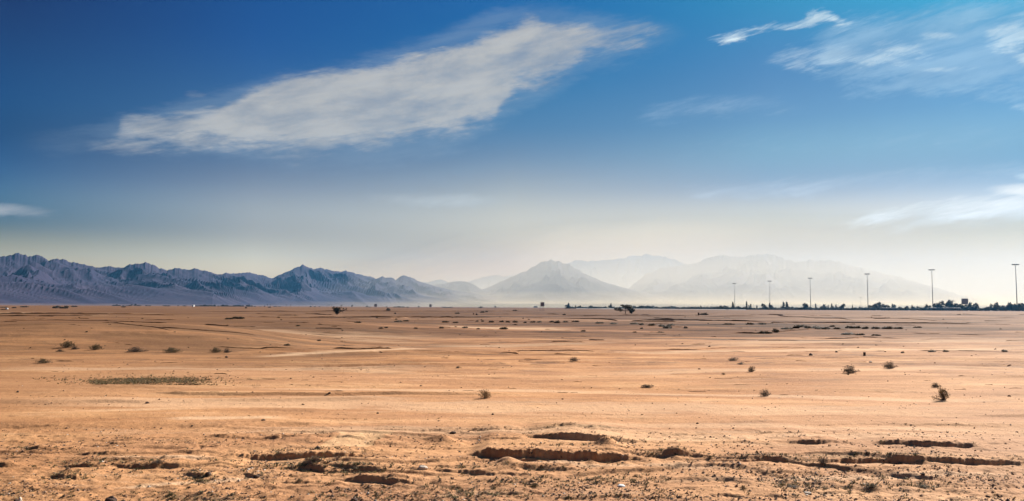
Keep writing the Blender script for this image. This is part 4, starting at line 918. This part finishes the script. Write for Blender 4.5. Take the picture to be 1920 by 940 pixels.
SHR = [(910, 748, 30, 19, 'tan', 'straw-coloured dry shrub alone on the open sand in the middle'),
 (1775, 752, 34, 27, 'tan', 'large straw-coloured dry shrub on the right, in front of a small dark one'),
 (1757, 727, 16, 9, 'dark', 'small dark shrub just behind the large straw-coloured one on the right'),
 (1437, 744, 23, 14, 'dark', 'round dark shrub with no other close to it, left of the right-hand shrubs'),
 (1598, 701, 29, 16, 'dark', 'wide dark grey shrub on the right, below the small upright drum'),
 (1672, 692, 25, 14, 'dark', 'dark domed shrub right of the wide grey shrub'),
 (1410, 698, 16, 12, 'dark', 'small upright dark shrub above and left of the round dark shrub'),
 (1357, 703, 10, 5, 'tan', 'tiny faint dry tuft left of the small upright dark shrub'),
 (1214, 728, 30, 7, 'dark', 'flat dark spreading shrub near the centre right'),
 (1077, 678, 20, 8, 'dark', 'low dark shrub near the centre, beyond the open sand'),
 (1376, 677, 24, 7, 'dark', 'low dark spreading shrub, upper of a pair right of centre'),
 (1390, 684, 18, 5, 'dark', 'low dark spreading shrub, lower of a pair right of centre'),
 (858, 691, 10, 5, 'dark', 'tiny dark tuft left of the low dark shrub near the centre'),
 (120, 653, 32, 13, 'olive', 'largest olive shrub in the row at the foot of the left mound'),
 (138, 656, 14, 7, 'dark', 'small dark shrub hard against the largest olive shrub'),
 (174, 657, 28, 11, 'olive', 'olive shrub in the left row, second from the left'),
 (250, 661, 36, 10, 'dark', 'wide dusty grey shrub in the left row'),
 (318, 662, 38, 10, 'olive', 'wide olive shrub in the left row, right of the wide grey one'),
 (402, 662, 26, 10, 'olive', 'olive shrub near the right end of the left row'),
 (424, 662, 14, 9, 'dark', 'small dark shrub ending the left row'),
 (76, 682, 32, 9, 'olive', 'low olive shrub nearer than the left row, by the left edge'),
 (110, 660, 18, 5, 'dark', 'flat dark shrub just below the largest olive shrub'),
 (1545, 873, 24, 12, 'dark', 'dark matted bush at the left end of the long bank, near right'),
 (292, 875, 30, 6, 'dark', 'dark grey matted shrub on the rough ground, near left'),
 (372, 905, 22, 9, 'olive', 'low green plant below the pointed clod, near left'),
 (1000, 915, 26, 9, 'olive', 'dark green low plant on the rough ground, near centre'),
 (1100, 888, 0, 0, None, None),
 (1192, 895, 14, 6, 'olive', 'little green plant on the rough ground right of centre'),
 (1230, 912, 12, 5, 'olive', 'little green plant right of the white flat stone'),
 (925, 918, 16, 6, 'olive', 'little green plant left of the dark green low one'),
 (1395, 918, 16, 8, 'olive', 'little green plant behind the half-buried plank shadow'),
 (1490, 916, 28, 5, 'dark', 'flat dark shrub on the near ground right of centre'),
 (1640, 918, 26, 8, 'olive', 'flat olive shrub on the near ground, farther right'),
 (1735, 917, 34, 6, 'olive', 'thin straggling olive plant on the near ground at right'),
 (560, 905, 18, 6, 'olive', 'small olive plant below the long dark banks, left of centre'),
 (720, 916, 16, 6, 'olive', 'small olive plant just below the short deep bank')]
usedS = set()
r = random.Random(8)
for px, py, w, h, k, lab in SHR:
    if not k: continue
    X, Y, Z = hit(px, py); s = Y / FPX; i = r.randrange(2); p = SH[k][i]
    if (k, i) in usedS: o = copy_tree(p)
    else: o = p; usedS.add((k, i))
    o.location = (X, Y + w * s * .3, hz(X, Y + w * s * .3) - .01); o.scale = (w * s * .95, w * s * .85, h * s * 1.45); o.rotation_euler = (0, 0, r.uniform(-.5, .5))
    tag(o, lab, 'shrub', 'dry shrubs scattered over the sand')
for d in (SH['dark'] + SH['tan'] + SH['olive']):
    if 'label' not in d:
        for c in list(d.children): bpy.data.objects.remove(c)
        bpy.data.objects.remove(d)

# scrub of the middle distance
SCR = [(430, 599, 14, 3), (447, 598, 20, 4), (715, 617, 8, 3), (725, 616, 6, 3), (748, 604, 14, 3), (762, 603, 10, 3), (780, 617, 7, 3), (835, 605, 12, 3), (855, 606, 10, 3), (895, 603.5, 5, 2.6), (905, 603.5, 5, 2.6), (921, 605, 9, 3.4), (873, 616, 10, 3), (828, 616, 8, 3), (940, 604.5, 8, 2.6), (952, 605, 8, 3), (966, 605, 9, 3.6), (985, 606, 6, 3.4), (945, 618, 14, 5), (897, 618, 6, 3),
 (1000, 605, 10, 3), (1012, 605, 9, 3), (1035, 605, 8, 3.4), (1045, 606, 10, 5), (1060, 605, 10, 3.4), (1080, 604, 14, 3), (1125, 607, 14, 3), (1150, 608, 14, 3), (1190, 608, 16, 3), (1203, 610, 8, 4), (1222, 611, 12, 4), (1240, 613, 12, 5), (1258, 611, 14, 4), (1252, 616, 16, 6), (1285, 616, 7, 4), (1203, 617, 5, 3), (1094, 622, 8, 3), (1190, 624, 7, 2), (1238, 624, 12, 2), (1320, 591, 14, 4.5), (1365, 609, 20, 2.4), (1405, 609, 14, 4), (1430, 609, 12, 3), (965, 583, 8, 2), (1058, 591, 6, 3),
 (1432, 626, 24, 5), (1453, 624, 12, 8), (1476, 618, 20, 4), (1493, 616, 12, 7), (1503, 614, 14, 5), (1514, 616, 12, 5), (1530, 617, 20, 6), (1548, 618, 14, 5), (1560, 613, 10, 3), (1568, 617, 12, 3), (1592, 616, 16, 5), (1606, 616, 14, 5), (1622, 617, 12, 5), (1640, 617, 14, 4), (1664, 617, 18, 5), (1684, 617, 16, 4), (1720, 615, 14, 3), (1590, 628, 22, 4), (1612, 629, 16, 4), (1640, 630, 16, 3), (1770, 661, 10, 3), (1745, 661, 14, 3), (1880, 661, 10, 3), (858, 588.5, 8, 2.4), (905, 586.5, 8, 3), (912, 585.5, 5, 3), (728, 582.5, 7, 5.5), (741, 589, 3, 3), (1004, 575.5, 7, 3), (1230, 575, 5, 2),
 (560, 612, 8, 2), (523, 596, 5, 2), (672, 606, 12, 3), (600, 641, 6, 2), (540, 649, 10, 2), (1690, 663, 6, 3)]
for px, py, w, h in sorted(SCR):
    X, Y, Z = hit(px, py)
    plant('scrub', px, Y + .3, h=max(.15, h / FPX * Y * 1.35), wpx=w * 1.1, desc='low dark scrub bush on the middle plain', cat='bush', group='low scrub bushes across the middle plain', r=r)
# thin scatter of smaller tufts, too small to show parts
tuft_src = PROT['scrub'][0].children[0].data
k_ = 0
for k in range(120):
    py = 592 + 118 * r.random() ** 1.3; px = r.uniform(5, 1915)
    if 655 < py and 1000 < px < 1300: continue
    X, Y, Z = hit(px, py); w = r.uniform(1.6, 5.5); h = w * r.uniform(.22, .5)
    o = bpy.data.objects.new('desert_tuft', tuft_src); COL.objects.link(o); s = Y / FPX
    o.location = (X, Y, hz(X, Y) - .01); o.scale = (w * s / 1.3, w * s / 1.3, h * s * 1.4); o.rotation_euler = (0, 0, r.uniform(0, 6))
    tag(o, 'tiny dark tuft among many alike dotted over the plain', 'tuft', 'tiny tufts dotted over the plain')
for v in PROT.values():
    for o in v:
        if 'label' not in o:
            for c in list(o.children): bpy.data.objects.remove(c)
            bpy.data.objects.remove(o)

# ------------------------------------------------------------------ stones
def stone_mesh(seed, jag=.28):
    import bmesh
    bm = bmesh.new(); bmesh.ops.create_icosphere(bm, subdivisions=3, radius=.5); rr = random.Random(seed); o1, o2 = rr.uniform(0, 90), rr.uniform(0, 90)
    for v in bm.verts:
        n = float(perlin(v.co.x * 2.2 + o1, v.co.y * 2.2 + v.co.z * 1.7 + o2, 5)) * jag + float(perlin(v.co.x * 6 + o2, v.co.z * 6 + v.co.y * 5 + o1, 6)) * jag * .3
        v.co *= 1 + n
    me = bpy.data.meshes.new('stone'); bm.to_mesh(me); bm.free(); return me
STM = [stone_mesh(i) for i in range(5)]
def stone(px, py, w, h, mat, label, k, name='stone', bury=.25):
    X, Y, Z = hit(px, py); s = Y / FPX
    me = STM[k % 5].copy(); me.materials.append(M[mat]); o = bpy.data.objects.new(name, me); COL.objects.link(o)
    o.scale = (w * s, w * s * .9, h * s * 1.15); o.location = (X, Y + w * s * .3, hz(X, Y) + h * s * (.5 - bury)); o.rotation_euler = (0, 0, k * 1.3)
    tag(o, label, 'stone', 'loose stones on the sand'); return o
ST = [(205, 946, 21, 17, 'darkstone', 'rounded dark stone cut by the bottom edge, near left'), (230, 943, 8, 6, 'darkstone', 'small dark stone right of the rounded dark one'),
 (36, 943, 8, 12, 'palestone', 'pale upright stone at the bottom edge, far left'), (28, 942, 8, 6, 'darkstone', 'small dark stone touching the pale upright one'),
 (664, 941, 13, 7, 'darkstone', 'dark wedge-shaped stone at the bottom edge, left of centre'), (792, 881, 18, 9, 'palestone', 'whitish lump of rock between the dark banks'),
 (1165, 913, 16, 4, 'white', 'flat white stone on the rough ground, near centre right'), (1168, 856, 5, 3, 'palestone', 'small pale stone in the face of the deepest bank'),
 (1521, 667, 7, 5, 'darkstone', 'dark stone left of the small upright drum'), (1569, 661, 5, 3, 'darkstone', 'small dark stone between the dark stone and the drum'),
 (1633, 680, 6, 3, 'palestone', 'small whitish stone just below the upright drum'), (1607, 620, 0, 0, None, None),
 (888, 590, 3, 3, 'darkstone', 'small dark rock, left of a pair far out on the plain'), (894, 591, 5, 4, 'darkstone', 'larger dark rock of the pair far out on the plain'),
 (493, 789, 9, 3, 'darkstone', 'flat dark stone on the sand at left'), (275, 757, 7, 4, 'darkstone', 'dark stone on the open sand, left'), (617, 738, 6, 3, 'darkstone', 'dark clod on the pale track, left of centre'),
 (708, 776, 5, 3, 'darkstone', 'small dark stone, lone on the sand below the pale track'), (924, 778, 5, 3, 'darkstone', 'small dark stone below the straw-coloured middle shrub'), (1055, 749, 4, 2, 'darkstone', 'tiny dark stone on sand near the centre'),
 (424, 671, 5, 4, 'darkstone', 'dark stone just below the end of the left shrub row'), (32, 736, 5, 4, 'darkstone', 'dark stone on the sand at the far left'), (1308, 795, 5, 3, 'darkstone', 'small dark stone on the open sand right of centre'),
 (1853, 933, 8, 4, 'darkstone', 'small dark stone near the bottom right corner'), (1732, 891, 7, 4, 'darkstone', 'small dark stone below the long right-hand bank'), (480, 897, 12, 7, 'darkstone', 'dark clod at the curved little bank, near left'),
 (388, 893, 12, 9, 'darkstone', 'dark pointed clod above a green plant, near left'), (849, 814, 12, 5, 'darkstone', 'dark clod at the head of a small crooked rill'), (595, 842, 12, 5, 'darkstone', 'dark clod at the corner of the pale four-sided ground patch'),
 (1516, 926, 14, 3, 'palestone', 'pale flat stone on the near ground, right of centre'), (735, 8, 0, 0, None, None)]
for i, (px, py, w, h, mt, lab) in enumerate(ST):
    if mt: stone(px, py, w, h, mt, lab, i)

# ------------------------------------------------------------------ uncountable small stuff: pebbles, weeds, dry grass
def scatter_px(n, x0, x1, y0, y1, power=1.0, nz=None, seed=0):
    rg = np.random.default_rng(seed); out = []
    px = rg.uniform(x0, x1, n); py = y0 + (y1 - y0) * rg.random(n) ** power
    a = (px - 960) / FPX; D = CAMZ * FPX / np.maximum(py - 571.0 - .0052 * px, 4); X = a * D
    if nz is not None:
        k = nz(X, D); X, D = X[k], D[k]
    return X, D
def pebbles(name, X, Y, smin, smax, mats, seed):
    rg = np.random.default_rng(seed); n = len(X); Z = H(X, Y)
    s = smin * (smax / smin) ** (rg.random(n) ** 2.2)
    base = np.array([(1, 0, 0), (.35, .85, 0), (-.7, .6, 0), (-.75, -.5, 0), (.3, -.9, 0), (.1, .1, .75), (-.2, .0, -.4)], float)
    tri = np.array([(0, 1, 5), (1, 2, 5), (2, 3, 5), (3, 4, 5), (4, 0, 5), (1, 0, 6), (2, 1, 6), (3, 2, 6), (4, 3, 6), (0, 4, 6)])
    V = base[None] * (1 + rg.normal(0, .22, (n, 7, 3))); ang = rg.uniform(0, 6.28, n); c, q = np.cos(ang), np.sin(ang)
    x = V[:, :, 0] * c[:, None] - V[:, :, 1] * q[:, None]; y = V[:, :, 0] * q[:, None] + V[:, :, 1] * c[:, None]
    V = np.stack([x, y, V[:, :, 2] * rg.uniform(.5, 1.0, n)[:, None]], 2) * s[:, None, None] * .5 + np.stack([X, Y, Z + s * .08], 1)[:, None]
    F = (tri[None] + (np.arange(n) * 7)[:, None, None]).reshape(-1, 3)
    mi = np.repeat(rg.choice(len(mats), n, p=[.74, .19, .07][:len(mats)]), 10)
    return tag(mesh_np(name, V.reshape(-1, 3), F, mats, False, matidx=mi), kind='stuff')
pm = [M['sandstone'], M['darkstone'], M['palestone']]
def patchy(t, sc=1.0, seed=151): return lambda X, Y: fbm(X / (2.2 * sc), Y / (1.1 * sc), 4, seed) + np.random.default_rng(seed).normal(0, .06, len(X)) > t
X1, Y1 = scatter_px(24000, -30, 1950, 800, 960, .75, patchy(.08), 1)
X2, Y2 = scatter_px(3800, -30, 1950, 690, 960, .7, None, 2)
pebbles('pebbles', np.concatenate([X1, X2]), np.concatenate([Y1, Y2]), .012, .055, pm, 3)
X3, Y3 = scatter_px(1500, -30, 1950, 588, 760, 1.4, patchy(.02, 8, 161), 4)
pebbles('clods', X3, Y3, .03, .11, [M['sandstone'], M['darkstone'], M['sandstone']], 5)
def tufts(name, X, Y, h0, h1, mats, seed, blades=9, probs=(.5, .5), spread=.6):
    rg = np.random.default_rng(seed); n = len(X); Z = H(X, Y); B = blades
    h = rg.uniform(h0, h1, n)[:, None] * rg.uniform(.5, 1.1, (n, B)); a = rg.uniform(0, 6.28, (n, B)); ln = rg.uniform(.2, spread, (n, B)) * h
    bx = X[:, None] + rg.normal(0, .35, (n, B)) * h; by = Y[:, None] + rg.normal(0, .35, (n, B)) * h; bz = Z[:, None] - .01 + 0 * h
    w = h * .09 + .002; dx, dy = -np.sin(a) * w, np.cos(a) * w
    tx = bx + np.cos(a) * ln * 1.2; ty = by + np.sin(a) * ln * 1.2
    mx = bx + np.cos(a) * ln * .4; my = by + np.sin(a) * ln * .4
    P = np.stack([np.stack([bx - dx, by - dy, bz], -1), np.stack([bx + dx, by + dy, bz], -1), np.stack([mx + dx * .9, my + dy * .9, bz + h * .6], -1), np.stack([mx - dx * .9, my - dy * .9, bz + h * .6], -1), np.stack([tx, ty, bz + h], -1), np.stack([tx + dx * .2, ty + dy * .2, bz + h * .98], -1)], 2)
    V = P.reshape(-1, 3); m_ = n * B; f = np.array([(0, 1, 2, 3), (3, 2, 5, 4)])
    F = (f[None] + (np.arange(m_) * 6)[:, None, None]).reshape(-1, 4)
    mi = np.repeat(rg.choice(len(mats), n, p=probs), B * 2)
    return tag(mesh_np(name, V, F, mats, False, matidx=mi), kind='stuff')
# the olive strip of low growth at the left
xs, ys = [], []
rg = np.random.default_rng(77)
for cx, cy, sx, sy, n in ((285, 715, 55, 4.4, 1500), (185, 717, 8, 3, 200), (235, 716, 26, 4, 340), (350, 716, 36, 4, 300), (120, 711, 30, 3, 60)):
    px = rg.normal(cx, sx, n); py = np.clip(rg.normal(cy, sy, n), 702, 721.5)
    for a_, b_ in zip(px, py): x, y = flat(a_, b_); xs.append(x); ys.append(y)
tufts('low_growth', np.array(xs), np.array(ys), .02, .07, [M['leaf_olive'], M['twig_dark'], M['straw']], 9, 6, (.34, .16, .50), 1.2)
# weeds and dry stalks on the rough near ground
X1, Y1 = scatter_px(3800, -30, 1950, 862, 958, .8, patchy(.20, .6, 171), 6)
X2, Y2 = scatter_px(700, -30, 1950, 800, 958, .8, None, 7)
xs, ys = [], []
for cx, cy, sx, sy, n in ((580, 882, 60, 3, 260), (640, 886, 50, 4, 200), (1000, 905, 60, 6, 200), (1110, 902, 40, 5, 160), (1190, 900, 40, 5, 160), (840, 920, 50, 8, 260), (900, 925, 40, 6, 160), (1480, 912, 40, 5, 140), (1540, 905, 60, 8, 160), (1640, 915, 30, 4, 120), (1730, 915, 30, 3, 120), (380, 835, 40, 3, 90), (60, 845, 50, 4, 90),
                          (250, 872, 40, 4, 160), (370, 905, 25, 4, 120), (1400, 862, 50, 3, 200), (1640, 866, 120, 2, 260), (690, 893, 40, 2, 120), (1240, 856, 40, 2, 100), (1050, 846, 80, 1.5, 140), (560, 853, 60, 1.5, 100), (130, 898, 30, 4, 100), (960, 884, 90, 2, 160), (380, 935, 60, 3, 120), (1150, 933, 80, 3, 120), (120, 875, 50, 4, 80)):
    n = int(n * .55); px = rg.normal(cx, sx, n); py = rg.normal(cy, sy, n)
    for a_, b_ in zip(px, py): x, y = flat(a_, b_); xs.append(x); ys.append(y)
rgb = np.random.default_rng(5)
for bx_, by_, hh_, L_ in BANKS:
    n = int((bx_[-1] - bx_[0]) * 9 * min(1, hh_ / .07))
    u = bx_[0] + (bx_[-1] - bx_[0]) * rgb.random(n); v = np.interp(u, bx_, by_) + hh_ * .3 + rgb.normal(.03, .07, n)
    keep = perlin(u / .5, v * 0 + bx_[0], 201) > -.15
    xs += list(u[keep]); ys += list(v[keep])
tufts('weeds', np.concatenate([X1, X2, np.array(xs)]), np.concatenate([Y1, Y2, np.array(ys)]), .014, .045, [M['weed'], M['straw'], M['twig_dark']], 10, 8, (.26, .46, .28), 1.7)
